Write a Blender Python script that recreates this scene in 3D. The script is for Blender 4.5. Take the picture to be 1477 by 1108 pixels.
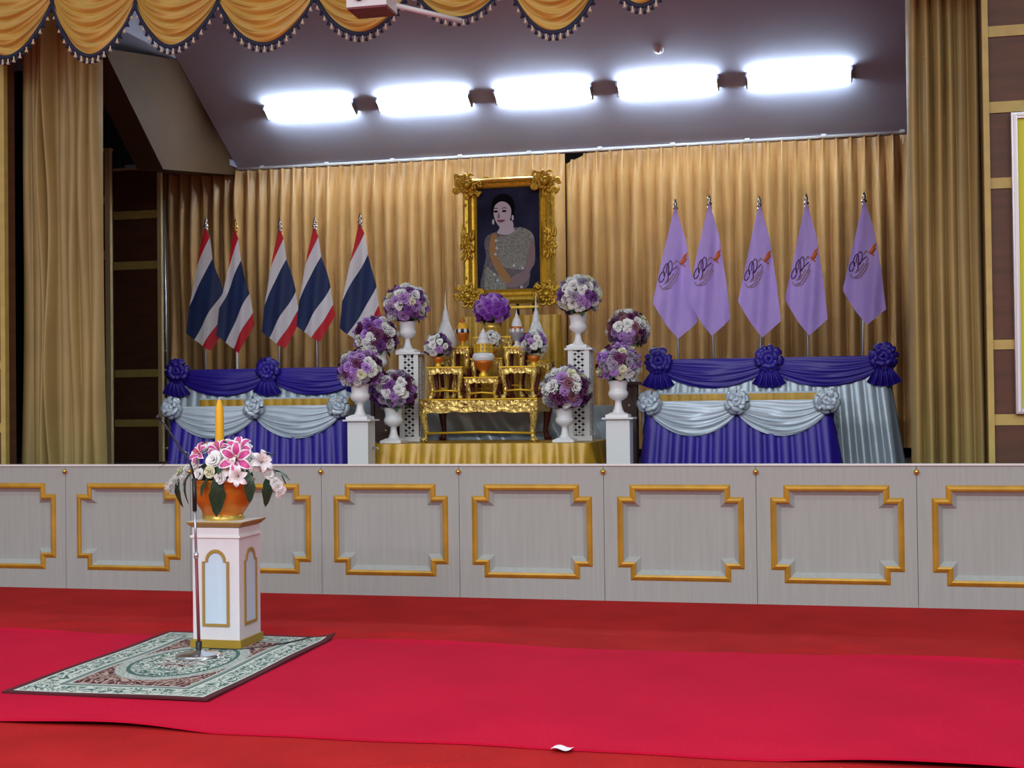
import bpy, bmesh, math, random
from mathutils import Vector, Matrix
from math import sin, cos, pi, sqrt, atan2, radians
for o in list(bpy.data.objects): bpy.data.objects.remove(o)
SC = bpy.context.scene; COL = SC.collection
# ------------------------------------------------------------------ camera
IW, IH, FPX = 1477, 1108, 1879.64
YAW, PITCH, ROLL = 0.227247, 0.014937, -0.011688
CAM = Vector((0, -10.5078, 1.61139))
_f = Vector((-sin(YAW)*cos(PITCH), cos(YAW)*cos(PITCH), sin(PITCH)))
_r0 = Vector((cos(YAW), sin(YAW), 0)); _u0 = _r0.cross(_f)
CR = _r0*cos(ROLL) + _u0*sin(ROLL); CU = _u0*cos(ROLL) - _r0*sin(ROLL); CF = _f
cd = bpy.data.cameras.new('camera'); cam = bpy.data.objects.new('camera', cd); COL.objects.link(cam)
cd.sensor_fit = 'HORIZONTAL'; cd.sensor_width = 36; cd.lens = FPX/IW*36; cd.clip_end = 200
M = Matrix((CR, CU, -CF)).transposed().to_4x4(); M.translation = CAM; cam.matrix_world = M
SC.camera = cam
def ray(x, y): return CR*((x-IW/2)/FPX) - CU*((y-IH/2)/FPX) + CF
def P(x, y, Y):                 # point of the photo on the plane parallel to the stage front, Y metres behind it
    d = ray(x, y); return CAM + d*((Y-CAM.y)/d.y)
def G(x, y, Z=0):               # point of the photo on a level surface
    d = ray(x, y); return CAM + d*((Z-CAM.z)/d.z)
# ------------------------------------------------------------------ light and exposure
w = bpy.data.worlds.new('world'); SC.world = w; w.use_nodes = True
w.node_tree.nodes['Background'].inputs[0].default_value = (.86, .92, 1, 1)
w.node_tree.nodes['Background'].inputs[1].default_value = .30
SC.view_settings.view_transform = 'Standard'; SC.view_settings.look = 'None'
SC.view_settings.exposure = 0.0; SC.view_settings.gamma = 1
def hall_lamp(x, y, z, e, sx=5, sy=.5):        # rows of tubes on the hall ceiling
    l = bpy.data.lights.new('hall_tube_row', 'AREA'); l.shape = 'RECTANGLE'; l.size = sx; l.size_y = sy; l.energy = e
    l.color = (.95, .98, 1)
    o = bpy.data.objects.new('hall_tube_row', l); COL.objects.link(o); o.location = (x, y, z)
for yy, en in ((-4, 60), (-10, 240), (-17, 1100)):
    for xx in (-7.5, -1.5, 4.5): hall_lamp(xx, yy, 7.2, en)
# ------------------------------------------------------------------ helpers
MATS = {}
def mat(name, col, rough=.6, metal=0, var=0, vscale=8, bump=0, bscale=40, sheen=0, emit=0, col2=None, stretch=None, spec=None):
    m = bpy.data.materials.new(name); m.use_nodes = True; MATS[name] = m
    nt = m.node_tree; b = nt.nodes['Principled BSDF']
    c = (*col, 1); b.inputs['Base Color'].default_value = c
    b.inputs['Roughness'].default_value = rough; b.inputs['Metallic'].default_value = metal
    if spec is not None: b.inputs['Specular IOR Level'].default_value = spec
    if sheen: b.inputs['Sheen Weight'].default_value = sheen
    if emit:
        b.inputs['Emission Color'].default_value = c; b.inputs['Emission Strength'].default_value = emit
    if var or bump:
        tc = nt.nodes.new('ShaderNodeTexCoord'); mp = nt.nodes.new('ShaderNodeMapping')
        nt.links.new(tc.outputs['Object'], mp.inputs[0])
        if stretch: mp.inputs['Scale'].default_value = stretch
    if var:
        n = nt.nodes.new('ShaderNodeTexNoise'); n.inputs['Scale'].default_value = vscale; n.inputs['Detail'].default_value = 4
        nt.links.new(mp.outputs[0], n.inputs['Vector'])
        r = nt.nodes.new('ShaderNodeValToRGB'); nt.links.new(n.outputs['Fac'], r.inputs[0])
        lo = col2 if col2 else tuple(v*(1-var) for v in col); hi = col if col2 else tuple(min(1, v*(1+var)) for v in col)
        r.color_ramp.elements[0].position = .35; r.color_ramp.elements[0].color = (*lo, 1)
        r.color_ramp.elements[1].position = .65; r.color_ramp.elements[1].color = (*hi, 1)
        nt.links.new(r.outputs[0], b.inputs['Base Color'])
    if bump:
        n2 = nt.nodes.new('ShaderNodeTexNoise'); n2.inputs['Scale'].default_value = bscale; n2.inputs['Detail'].default_value = 3
        nt.links.new(mp.outputs[0], n2.inputs['Vector'])
        bp = nt.nodes.new('ShaderNodeBump'); bp.inputs['Strength'].default_value = bump; bp.inputs['Distance'].default_value = .02
        nt.links.new(n2.outputs['Fac'], bp.inputs['Height']); nt.links.new(bp.outputs[0], b.inputs['Normal'])
    return m
class MB:
    def __init__(s): s.v = []; s.f = []; s.m = []; s.sm = []
    def add(s, verts, faces, mi=0, smooth=False):
        k = len(s.v); s.v += [tuple(p) for p in verts]
        for f in faces: s.f.append(tuple(i+k for i in f)); s.m.append(mi); s.sm.append(smooth)
        return s
    def box(s, a, b, mi=0):
        (x0, y0, z0), (x1, y1, z1) = a, b
        return s.add([(x, y, z) for z in (z0, z1) for y in (y0, y1) for x in (x0, x1)],
              [(0,2,3,1),(4,5,7,6),(0,1,5,4),(2,6,7,3),(0,4,6,2),(1,3,7,5)], mi)
    def grid(s, fn, nu, nv, mi=0, smooth=True, cu=False, mfn=None):
        V = [fn(i/nu, j/nv) for j in range(nv+1) for i in range(nu+1)]
        k = len(s.v); s.v += [tuple(p) for p in V]
        for j in range(nv):
            for i in range(nu):
                a = j*(nu+1)+i; s.f.append((k+a, k+a+1, k+a+nu+2, k+a+nu+1)); s.sm.append(smooth)
                s.m.append(mfn((i+.5)/nu, (j+.5)/nv) if mfn else mi)
        return s
    def tube(s, pts, r, n=8, mi=0, cap=True, smooth=True, sq=1):
        pts = [Vector(p) for p in pts]; R = r if isinstance(r, (list, tuple)) else [r]*len(pts)
        k = len(s.v); up = None
        for i, p in enumerate(pts):
            t = (pts[min(i+1, len(pts)-1)]-pts[max(i-1, 0)]).normalized()
            if up is None: up = t.orthogonal().normalized() if abs(t.z) < .9 else Vector((1, 0, 0))
            x = (up - t*up.dot(t)).normalized(); y = t.cross(x); up = x
            for j in range(n):
                a = 2*pi*(j+.5)/n; s.v.append(tuple(p+(x*cos(a)+y*sin(a)*sq)*R[i]))
        for i in range(len(pts)-1):
            for j in range(n):
                a = k+i*n+j; b = k+i*n+(j+1) % n; s.f.append((a, b, b+n, a+n)); s.m.append(mi); s.sm.append(smooth)
        if cap:
            s.f.append(tuple(k+j for j in range(n))[::-1]); s.m.append(mi); s.sm.append(False)
            e = k+(len(pts)-1)*n; s.f.append(tuple(e+j for j in range(n))); s.m.append(mi); s.sm.append(False)
        return s
    def lathe(s, prof, n=24, c=(0, 0, 0), mi=0, flute=0, nfl=16, mfn=None, smooth=True):
        k = len(s.v)
        for r, z in prof:
            for j in range(n):
                a = 2*pi*j/n; rr = r*(1+flute*cos(a*nfl)) if flute else r
                s.v.append((c[0]+rr*cos(a), c[1]+rr*sin(a), c[2]+z))
        for i in range(len(prof)-1):
            for j in range(n):
                a = k+i*n+j; b = k+i*n+(j+1) % n; s.f.append((a, b, b+n, a+n)); s.sm.append(smooth)
                s.m.append(mfn(i) if mfn else mi)
        for i in (0, len(prof)-1):
            if prof[i][0] > 1e-4: s.f.append(tuple(k+i*n+j for j in range(n))); s.m.append(mi); s.sm.append(False)
        return s
    def ell(s, c, r, mi=0, nu=10, nv=6, rot=None):
        def fn(u, v):
            p = Vector((r[0]*cos(2*pi*u)*sin(pi*v), r[1]*sin(2*pi*u)*sin(pi*v), r[2]*cos(pi*v)))
            if rot: p = rot @ p
            return Vector(c)+p
        return s.grid(fn, nu, nv, mi)
    def prism(s, poly, y0, y1, mi=0):     # polygon in x,z pushed along y
        n = len(poly); k = [(x, y0, z) for x, z in poly]+[(x, y1, z) for x, z in poly]
        return s.add(k, [tuple(range(n)), tuple(range(n, 2*n))[::-1]]+[(i, (i+1) % n, n+(i+1) % n, n+i) for i in range(n)], mi)
    def mesh(s, name, mats):
        me = bpy.data.meshes.new(name); me.from_pydata(s.v, [], s.f)
        for m in (mats if isinstance(mats, (list, tuple)) else [mats]): me.materials.append(MATS[m])
        me.polygons.foreach_set('material_index', s.m); me.polygons.foreach_set('use_smooth', s.sm)
        me.update(); return me
    def build(s, name, mats, parent=None, loc=None):
        return link(name, s.mesh(name, mats), parent, loc)
def fix(o):                                # outward normals
    bm = bmesh.new(); bm.from_mesh(o.data); bmesh.ops.recalc_face_normals(bm, faces=bm.faces); bm.to_mesh(o.data); bm.free(); return o
def link(name, me, parent=None, loc=None, rot=None, scale=None):
    o = bpy.data.objects.new(name, me); COL.objects.link(o)
    if parent: o.parent = parent
    if loc is not None: o.location = loc
    if rot is not None: o.rotation_euler = rot
    if scale is not None: o.scale = (scale,)*3 if not isinstance(scale, (tuple, list)) else scale
    return o
def tag(o, label, cat, group=None):
    o['label'] = label; o['category'] = cat
    if group: o['group'] = group
    return o
def thing(name, label, cat, loc=(0, 0, 0), group=None, rotz=0):
    o = bpy.data.objects.new(name, None); COL.objects.link(o); o.empty_display_size = .1
    o.location = loc; o.rotation_euler = (0, 0, rotz); return tag(o, label, cat, group)
def struct(name, mb, m, parent=None, label=None):
    o = mb.build(name, m, parent); o['kind'] = 'structure'
    if label: o['label'] = label
    return o
def lerp(a, b, t): return a+(b-a)*t
def pl(pts, t):                            # point on a polyline of (t, value...) keys
    for i in range(len(pts)-1):
        if t <= pts[i+1][0] or i == len(pts)-2:
            k = (t-pts[i][0])/(pts[i+1][0]-pts[i][0]); return tuple(lerp(a, b, k) for a, b in zip(pts[i][1:], pts[i+1][1:]))
# ------------------------------------------------------------------ materials
mat('board', (.375, .40, .38), .55, var=.045, vscale=3, stretch=(14, 14, .7))
mat('gold_paint', (.50, .27, .025), .42, .25, var=.12, vscale=6)
mat('white_paint', (.78, .79, .80), .45); mat('lip_white', (.82, .82, .80), .4)
mat('brass', (.75, .45, .08), .25, .9)
mat('carpet_red', (.40, .014, .015), .95, var=.10, vscale=2.2, bump=.25, bscale=160, spec=.1)
mat('runner_red', (.52, .006, .036), .95, var=.06, vscale=1.5, bump=.2, bscale=200, spec=.1)
mat('stage_floor', (.035, .022, .016), .5)
mat('ceiling', (.46, .50, .66), .85, var=.04, vscale=1.2)
mat('dark_wall', (.05, .04, .035), .9); mat('brown_beam', (.085, .042, .014), .8, var=.1, vscale=2)
mat('brown_panel', (.095, .034, .014), .55, var=.18, vscale=2, stretch=(1, 1, 6))
mat('strap', (.48, .36, .10), .5, var=.08); mat('trim_cream', (.60, .46, .24), .5)
mat('back_cloth', (.54, .305, .105), .38, var=.07, vscale=3, bump=.10, bscale=14, spec=.6)
mat('wing_cloth', (.34, .245, .085), .5, var=.08, vscale=2, bump=.08, bscale=12)
mat('swag_cloth', (.62, .37, .07), .42, var=.06, vscale=4)
mat('navy_trim', (.012, .016, .05), .7); mat('cream_tassel', (.70, .64, .48), .7)
mat('blue_satin', (.024, .010, .30), .45, var=.08, vscale=5, spec=.6)
mat('silver_satin', (.46, .56, .66), .33, .15, var=.06, vscale=6, spec=.7)
mat('gold_satin', (.55, .31, .018), .36, .1, var=.10, vscale=7, spec=.7)
mat('white_plastic', (.82, .83, .85), .35); mat('metal_grey', (.45, .48, .52), .35, .8); mat('chrome', (.7, .72, .75), .18, .95)
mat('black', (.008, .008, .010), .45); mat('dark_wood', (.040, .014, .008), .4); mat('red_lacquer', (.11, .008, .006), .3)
mat('frame_gold', (.72, .45, .045), .33, .55, var=.15, vscale=25)
mat('flag_red', (.60, .015, .03), .6); mat('flag_white', (.80, .79, .84), .6); mat('flag_blue', (.018, .035, .115), .6)
mat('flag_lilac', (.58, .42, .98), .55, var=.05, vscale=4); mat('flag_violet', (.10, .02, .13), .6); mat('flag_orange', (.75, .17, .02), .6); mat('flag_tan', (.42, .27, .33), .6)
for n_, c_ in (('rose_white', (.86, .88, .86)), ('rose_lilac', (.44, .25, .58)), ('rose_purple', (.20, .06, .30)), ('rose_plum', (.13, .018, .10)), ('rose_violet', (.24, .045, .48)), ('rose_mauve', (.50, .26, .72)), ('rose_grey', (.36, .30, .42)), ('rose_cream', (.76, .78, .55)), ('rose_rust', (.25, .10, .13))):
    mat(n_, c_, .6, var=.15, vscale=30)
mat('leaf', (.014, .05, .022), .4, var=.3, vscale=10); mat('foliage', (.018, .030, .020), .7, var=.4, vscale=30)
mat('lily_pink', (.62, .07, .30), .5, var=.2, vscale=30); mat('lily_white', (.86, .82, .85), .5); mat('stamen', (.45, .16, .03), .6)
mat('bowl_gold', (.62, .20, .018), .36, .35, var=.18, vscale=4, stretch=(1, 1, 3)); mat('bowl_foot', (.66, .46, .10), .3, .6)
mat('candle', (.80, .43, .012), .5); mat('wick', (.75, .7, .6), .8)
mat('panel_blue', (.56, .70, .84), .4); mat('pedestal_white', (.72, .70, .74), .45); mat('pedestal_gold', (.36, .22, .045), .5); mat('plinth_gold', (.36, .23, .02), .45)
mat('tube_light', (.80, .91, 1), .5, emit=75); mat('maroon_plastic', (.22, .035, .05), .5)
mat('poster_yellow', (.60, .62, .01), .5); mat('silver_frame', (.55, .52, .55), .35, .6)
mat('orange_bowl', (.55, .15, .012), .35, .3); mat('bright_gold', (.85, .55, .04), .3, .5); mat('thai_white', (.74, .77, .80), .4); mat('grey_ceramic', (.28, .28, .33), .35)
mat('tape', (.85, .78, .85), .5)
for n_ in ('flag_red', 'flag_white', 'flag_blue', 'flag_lilac'):      # thin cloth lets some lamp light through
    nt_ = MATS[n_].node_tree; pb_ = nt_.nodes['Principled BSDF']; tr = nt_.nodes.new('ShaderNodeBsdfTranslucent'); mx = nt_.nodes.new('ShaderNodeMixShader'); mx.inputs[0].default_value = .3
    if pb_.inputs['Base Color'].links: nt_.links.new(pb_.inputs['Base Color'].links[0].from_socket, tr.inputs[0])
    else: tr.inputs[0].default_value = pb_.inputs['Base Color'].default_value
    nt_.links.new(pb_.outputs[0], mx.inputs[1]); nt_.links.new(tr.outputs[0], mx.inputs[2]); nt_.links.new(mx.outputs[0], nt_.nodes['Material Output'].inputs[0])
def carved(name, gold, ground, scale):       # gilded carving with lacquer between the leaves
    m = mat(name, gold, .32, .5); nt = m.node_tree; b = nt.nodes['Principled BSDF']
    tc = nt.nodes.new('ShaderNodeTexCoord'); v = nt.nodes.new('ShaderNodeTexVoronoi'); v.feature = 'SMOOTH_F1'; v.inputs['Scale'].default_value = scale
    nz = nt.nodes.new('ShaderNodeTexNoise'); nz.inputs['Scale'].default_value = scale*1.3; nz.inputs['Distortion'].default_value = 2.5
    nt.links.new(tc.outputs['Object'], v.inputs['Vector']); nt.links.new(tc.outputs['Object'], nz.inputs['Vector'])
    r = nt.nodes.new('ShaderNodeValToRGB'); nt.links.new(nz.outputs['Fac'], r.inputs[0]); e = r.color_ramp.elements
    e[0].position = .41; e[0].color = (*ground, 1); e[1].position = .45; e[1].color = (*gold, 1)
    nt.links.new(r.outputs[0], b.inputs['Base Color'])
    bp = nt.nodes.new('ShaderNodeBump'); bp.inputs['Strength'].default_value = .8; bp.inputs['Distance'].default_value = .015
    nt.links.new(v.outputs['Distance'], bp.inputs['Height']); nt.links.new(bp.outputs[0], b.inputs['Normal'])
carved('carved_gold', (.82, .62, .17), (.16, .03, .012), 25)
# ------------------------------------------------------------------ the setting
FZ = .90                                    # stage floor; the front boarding stands .2 m above it
HF = 1.108; PW = 1.22; X0 = -2.8953
g = MB()
def floor_z(x, y):
    z = 0
    for (cx, cy, a, L, wd, h) in ((-2.6, -1.75, .18, .9, .035, .022), (-.1, -1.9, .5, .45, .03, .02), (.15, -1.95, -.3, .35, .025, .018), (-5.4, -1.75, .12, 1.1, .05, .02), (-1.9, -5.05, .5, .5, .04, .03), (-3.7, -1.72, -.08, 1.2, .05, .025)):
        u = (x-cx)*cos(a)+(y-cy)*sin(a); v = -(x-cx)*sin(a)+(y-cy)*cos(a)
        z += h*math.exp(-(v/wd)**2-(u/L)**2)
    return z
def _fl(u, v):
    x = lerp(-9.5, 4.5, u); y = lerp(-7.2, .02, v); return (x, y, floor_z(x, y))
g.grid(_fl, 280, 180)
g.add([(-14, -14, -.004), (8, -14, -.004), (8, .02, -.004), (-14, .02, -.004)], [(0, 1, 2, 3)])
struct('floor', g, 'carpet_red', label='red carpet floor in front of the stage')
# stage front: boards with a sunk notched field, gilt moulding and brass knobs
root = MB().box((X0-5.5*PW, .05, 0), (X0+5*PW, .09, HF-.012)); fr = struct('wall_stage_front', root, 'board', label='pale boarded stage front with gilt notched frames')
A, B, C_, D_ = .155, .258, .972, 1.078      # notched outline inside a board: x keys, then z keys
E_, F_, G_, H_ = .215, .318, .80, .898
def ring(k):                                # the notched outline pushed inwards by k
    a, b, c, d, e, f, g_, h = A+k, B+k, C_-k, D_-k, E_+k, F_+k, G_-k, H_-k
    return [(b, e), (c, e), (c, f), (d, f), (d, g_), (c, g_), (c, h), (b, h), (b, g_), (a, g_), (a, f), (b, f)]
pm = MB(); xs = [.002, A, B, C_, D_, PW-.002]; zs = [0, E_, F_, G_, H_, HF-.012]
for i in range(5):
    for j in range(5):
        if not ((1 < i < 3 and 0 < j < 4) or (0 < i < 4 and 1 < j < 3)):
            pm.add([(xs[i], 0, zs[j]), (xs[i+1], 0, zs[j]), (xs[i+1], 0, zs[j+1]), (xs[i], 0, zs[j+1])], [(0, 1, 2, 3)])
o_, i_ = ring(0), ring(.038)
for k in range(12):
    n = (k+1) % 12; pm.add([(o_[k][0], 0, o_[k][1]), (o_[n][0], 0, o_[n][1]), (i_[n][0], .036, i_[n][1]), (i_[k][0], .036, i_[k][1])], [(0, 1, 2, 3)])
pm.add([(x, .036, z) for x, z in i_], [tuple(range(12))])
for x in (.002, PW-.002): pm.add([(x, 0, 0), (x, .05, 0), (x, .05, HF-.012), (x, 0, HF-.012)], [(0, 1, 2, 3)])
pme = pm.mesh('panel', 'board')
fm = MB(); prof = [(0, 0), (0, -.012), (-.016, -.018), (-.034, -.010), (-.046, 0)]
for q in range(4):
    r1, r2 = ring(prof[q][0]), ring(prof[q+1][0])
    for k in range(12):
        n = (k+1) % 12; fm.add([(r1[k][0], prof[q][1], r1[k][1]), (r1[n][0], prof[q][1], r1[n][1]), (r2[n][0], prof[q+1][1], r2[n][1]), (r2[k][0], prof[q+1][1], r2[k][1])], [(0, 1, 2, 3)])
fme = fm.mesh('moulding', 'gold_paint')
km = MB().lathe([(.0, -.034), (.012, -.032), (.021, -.022), (.022, -.014), (.012, -.006), (.012, 0)], 12)
km.v = [(x, z, y) for x, y, z in km.v]; kme = km.mesh('knob', 'brass')
for n in range(-5, 5):
    p = link('panel', pme, fr, (X0+n*PW, 0, 0)); link('moulding', fme, p)
for n in range(-4, 5): link('knob', kme, fr, (X0+n*PW, 0, HF-.06))
o = MB().box((X0-5.5*PW, -.012, HF-.012), (X0+5*PW, .10, HF)).build('edge_strip', 'lip_white', fr); o['label'] = 'white edge strip along the top'
struct('floor_stage', MB().box((-12, .09, FZ-.1), (5, 7, FZ)), 'stage_floor')
cz = lambda y: 4.872+.614*(6-y)
XL = -7.637
o = MB().add([(XL, .6, cz(.6)), (4, .6, cz(.6)), (4, 6.05, cz(6.05)), (XL, 6.05, cz(6.05)), (XL, .6, cz(.6)+.1), (4, .6, cz(.6)+.1), (4, 6.05, cz(6.05)+.1), (XL, 6.05, cz(6.05)+.1)],
   [(0, 1, 2, 3), (7, 6, 5, 4), (0, 4, 5, 1), (1, 5, 6, 2), (2, 6, 7, 3), (3, 7, 4, 0)])
struct('ceiling', o, 'ceiling', label='mauve white ceiling sloping down to the back curtain')
def xprism(poly, x0, x1):
    m = MB(); n = len(poly); m.add([(x0, y, z) for y, z in poly]+[(x1, y, z) for y, z in poly], [tuple(range(n)), tuple(range(n, 2*n))[::-1]]+[(i, (i+1) % n, n+(i+1) % n, n+i) for i in range(n)]); return m
struct('trim_1', xprism([(2.55, 5.62), (4.265, 5.93), (6, 4.87), (6.0, 4.78), (3.9, 4.5)], XL-.34, XL-.004), 'brown_beam', label='sloping brown beam along the edge of the ceiling')
struct('trim_2', xprism([(1.0, 5.94), (4.262, 5.94), (1.0, cz(1.0)-.01)], XL-3, XL-.004), 'ceiling', label='pale wedge soffit beside the ceiling')
struct('wall_back', MB().box((-12, 6.4, FZ), (5, 6.5, 6.7)), 'dark_wall')
struct('trim_3', MB().box((-9.2, 5.75, 4.88), (XL, 6.4, 4.96)), 'ceiling', label='pale soffit board over the curtain end')
struct('wall_left', MB().box((-12.1, .5, FZ), (-12, 6.5, 7.5)), 'dark_wall')
struct('ceiling_wing', MB().box((-12, 2.2, 6.6), (XL-.35, 6.5, 6.7)), 'dark_wall')
struct('wall_right_wing', MB().box((4, .5, FZ), (4.1, 6.5, 8.4)), 'dark_wall')
# proscenium walls: brown panels between straw coloured straps
def strapped(name, x0, x1, y0, z0, z1, straps, edge, label, kind=None, sw=.10):
    if kind: root = thing(name, label, kind, ((x0+x1)/2, y0+.03, z0))
    else: root = struct(name, MB().box((x0, y0+.03, z0), (x1, y0+.14, z1)), 'brown_panel', label=label)
    off = Vector(root.location)
    def part(nm, a, b, m): return MB().box(Vector(a)-off, Vector(b)-off).build(nm, m, root)
    if kind: part('backing', (x0, y0+.03, z0), (x1, y0+.06, z1), 'dark_wood')
    xa, xb = x0+edge[0], x1-edge[1]
    zz = z0
    for (s0, s1) in list(straps)+[(z1, z1)]:
        part('panel', (xa, y0+.012, zz+.003), (xb, y0+.03, s0-.003), 'brown_panel')
        if s1 > s0: part('strap', (xa, y0, s0), (xb, y0+.03, s1), 'strap')
        zz = s1
    if xa > x0: part('edge_post', (x0, y0-.03, z0), (xa, y0+.03, z1), 'trim_cream' if kind else 'strap')
    if xb < x1: part('edge_post', (xb, y0-.03, z0), (x1, y0+.03, z1), 'trim_cream' if kind else 'strap')
    if kind: part('top_rail', (x0, y0-.02, z1), (x1, y0+.06, z1+.03), 'trim_cream')
    return root
st = [tuple(sorted((P(1450, a, .5).z, P(1450, b, .5).z))) for a, b in ((613.5, 597.5), (504, 490), (271.5, 256), (162, 146), (52, 36.5))]
strapped('wall_right', P(1420, 300, .5).x, 4.1, .5, FZ-.02, 8.3, st, (.045, 0), 'brown strapped wall beside the stage opening, behind the yellow picture')
strapped('wall_left_front', -12, P(9, 300, .5).x, .5, FZ-.02, 8.3, st, (0, .05), 'brown strapped wall at the far curtain end of the stage opening')
struct('wall_header', MB().box((P(9, 300, .5).x, .5, 5.9), (P(1420, 300, .5).x, .64, 8.3)), 'dark_wall')
# ------------------------------------------------------------------ cloth builders
def curtain(name, x0, x1, Y, z0, z1, pitch, amp, m, label, header=True, seed=1, slump=None, top=None):
    rnd = random.Random(seed); n = max(2, int(round((x1-x0)/pitch))); off = [rnd.uniform(-.3, .3) for _ in range(n+2)]; am = [rnd.uniform(.65, 1.2) if header else rnd.choice((.35, .7, 1.0, 1.35)) for _ in range(n+2)]
    root = thing(name, label, 'curtain', ((x0+x1)/2, Y, z0))
    ph = [rnd.uniform(0, 6.28) for _ in range(6)]
    def fn(u, v):
        s = u*n; i = min(int(s), n-1); t = s-i; z = lerp(z0, z1, v)
        h = max(0, min(1, (z1-z-.02)/.35)) if header else 1
        k = am[i]*amp
        rnd_p = -k*abs(sin(pi*t))**(.9 if header else .65)*(.75+.25*sin(2.1*z+ph[i % 6]))
        pin = -amp*.75*math.exp(-((t-.5)/.09)**2)
        y = lerp(pin, rnd_p, h**.7) + .02*sin(9*u+ph[0]+z*.8)
        sh = off[i]*pitch*.25*sin(pi*t)*(1-v)
        x = lerp(x0, x1, u)+sh
        if slump: x += slump(u, v)
        zz = z + (top(u)*v if top else 0)
        return (x-(x0+x1)/2, y, zz-z0)
    body = MB().grid(fn, n*12, 26).build('cloth', m, root)
    return root
def swag_fn(p0, p1, drop, depth=.06, folds=6, top=0.0, seed=0, sharp=1.0, out=Vector((0, -1, 0))):
    p0, p1 = Vector(p0), Vector(p1); rnd = random.Random(seed); ph = rnd.uniform(0, 6.28)
    def fn(u, v):
        c = (4*u*(1-u))**.85
        base = p0.lerp(p1, u)
        sag = v*drop*c
        # the cloth narrows towards the gathered ends
        endk = .10+.90*min(1, c*1.15)
        z = -sag - (1-c)*v*top*.9 + .012*sin(v*folds*2*pi+3*u)*v
        f = (.6*sin(v*folds*2*pi+ph+1.2*sin(2*pi*u))+.4*sin(v*v*folds*1.7*2*pi+2*ph+2*u))*.5+.5
        y = depth*(.35+.65*sin(pi*min(1, v*1.02)))*c*.8 + f*depth*.55*endk*(.3+.7*v)
        return base + Vector((0, 0, z)) + out*(y+.004)
    return fn
def skirt(mb, x0, x1, y0, y1, z0, z1, pitch, amp, flare=.06, mi=0, rows=8, seed=0, back=False):
    rnd = random.Random(seed)
    path = [(x0, y1, -1, 0), (x0, y0, -1, -1), (x1, y0, 1, -1), (x1, y1, 1, 0)]
    pts = []; s = 0
    for k in range(3):
        (xa, ya, _, _), (xb, yb, _, _) = path[k], path[k+1]
        L = sqrt((xb-xa)**2+(yb-ya)**2); n = max(2, int(L/pitch))*6; nx, ny = ((-1, 0), (0, -1), (1, 0))[k]
        for i in range(n+(k == 2)):
            t = i/n; pts.append((lerp(xa, xb, t), lerp(ya, yb, t), nx, ny, (i/6.0), k, t))
    N = len(pts)-1; jit = [rnd.uniform(.6, 1.3) for _ in range(400)]
    def fn(u, v):
        x, y, nx, ny, ph, k, t = pts[int(round(u*N))]
        a = amp*jit[int(ph)+k*100]*abs(sin(pi*ph))**.7*(.25+.75*(1-v))
        fl = flare*(1-v)
        cx = (nx*(a+fl)) + (fl*(2*t-1) if k == 1 else 0)
        return (x+cx, y+ny*(a+fl), lerp(z0, z1, v))
    return mb.grid(fn, N, rows, mi)
def rosette_mesh(name, r, m, n=(9, 8, 6), seed=0, wide=.42):
    rnd = random.Random(seed); mb = MB()
    for k, cnt in enumerate(n):
        el = (.15, .65, 1.15)[k]; rr = r*(1, .86, .62)[k]
        for i in range(cnt):
            th = 2*pi*(i+.5*(k % 2))/cnt+rnd.uniform(-.15, .15); e = el+rnd.uniform(-.1, .1)
            ax = Vector((cos(th)*cos(e), -sin(e), sin(th)*cos(e))); tg = Vector((-sin(th), 0, cos(th))); nr = ax.cross(tg)
            tg = (tg*cos(.5*rnd.uniform(-1, 1))+nr*sin(.5*rnd.uniform(-1, 1))).normalized(); nr = ax.cross(tg)
            W_ = r*wide*rnd.uniform(.8, 1.2)
            def fn(u, v, ax=ax, tg=tg, nr=nr, W_=W_, rr=rr):
                a = 2*pi*u; d = rr*(.5-.5*cos(a)); h = rr*.22*sin(a)*(.5-.5*cos(a))**.3
                return ax*d*(1-.12*(2*v-1)**2) + nr*h + tg*W_*(v-.5)*(.35+.65*d/rr)
            mb.grid(fn, 8, 3)
    mb.ell((0, r*.05, 0), (r*.5, r*.3, r*.5), 0, 8, 6)
    return mb.mesh(name, m)
ROS_B = rosette_mesh('rosette', .15, 'blue_satin', n=(14, 11, 8), seed=3); ROS_S = rosette_mesh('rosette', .125, 'silver_satin', n=(8, 6, 5), seed=5, wide=.6)
def tail_mesh(m, w=.17, h=.20):
    def fn(u, v):
        k = (2*u-1); return (k*w*(.35+.65*v), -.03-.022*cos(u*5*2*pi)*(.3+v)-.03*sin(pi*v), -h*v*(1-.22*k*k)+.0)
    mb = MB().grid(fn, 40, 6); return mb.mesh('tail', m)
TAIL = tail_mesh('blue_satin')
# ------------------------------------------------------------------ curtains
back_z = P(700, 228, 6).z
curtain('back_curtain', P(222, 250, 6).x-.12, P(815, 235, 6).x, 6.0, 1.02, back_z, .165, .15, 'back_cloth', 'golden pleated back curtain behind the striped flags', seed=4)
curtain('back_curtain', P(816, 235, 6).x, P(1330, 195, 6).x+.4, 6.0, 1.02, back_z, .165, .15, 'back_cloth', 'golden pleated back curtain behind the lilac flags', seed=9,
        top=lambda u: -.13*max(0, 1-u*16))
rail = MB().tube([(P(235, 248, 6).x, 6.0, back_z+.03), (P(1330, 195, 6).x+.3, 6.0, back_z+.03)], .022, 8)
t = thing('curtain_rail', 'thin white rail carrying the golden back curtains', 'rail', (0, 6, back_z)); t.location = (0, 0, 0); rail.build('rail', 'white_plastic', t)
bk = MB().box((-.03, -.03, 0), (.03, .03, .05)).mesh('bracket', 'white_plastic')
for k in range(11): link('bracket', bk, t, (-8.2+.93*k, 6.0, back_z+.03))
def slL(u, v): return .10*(1-v)**2*(u-.3)+.03*sin(6*u+2*v)
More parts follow.
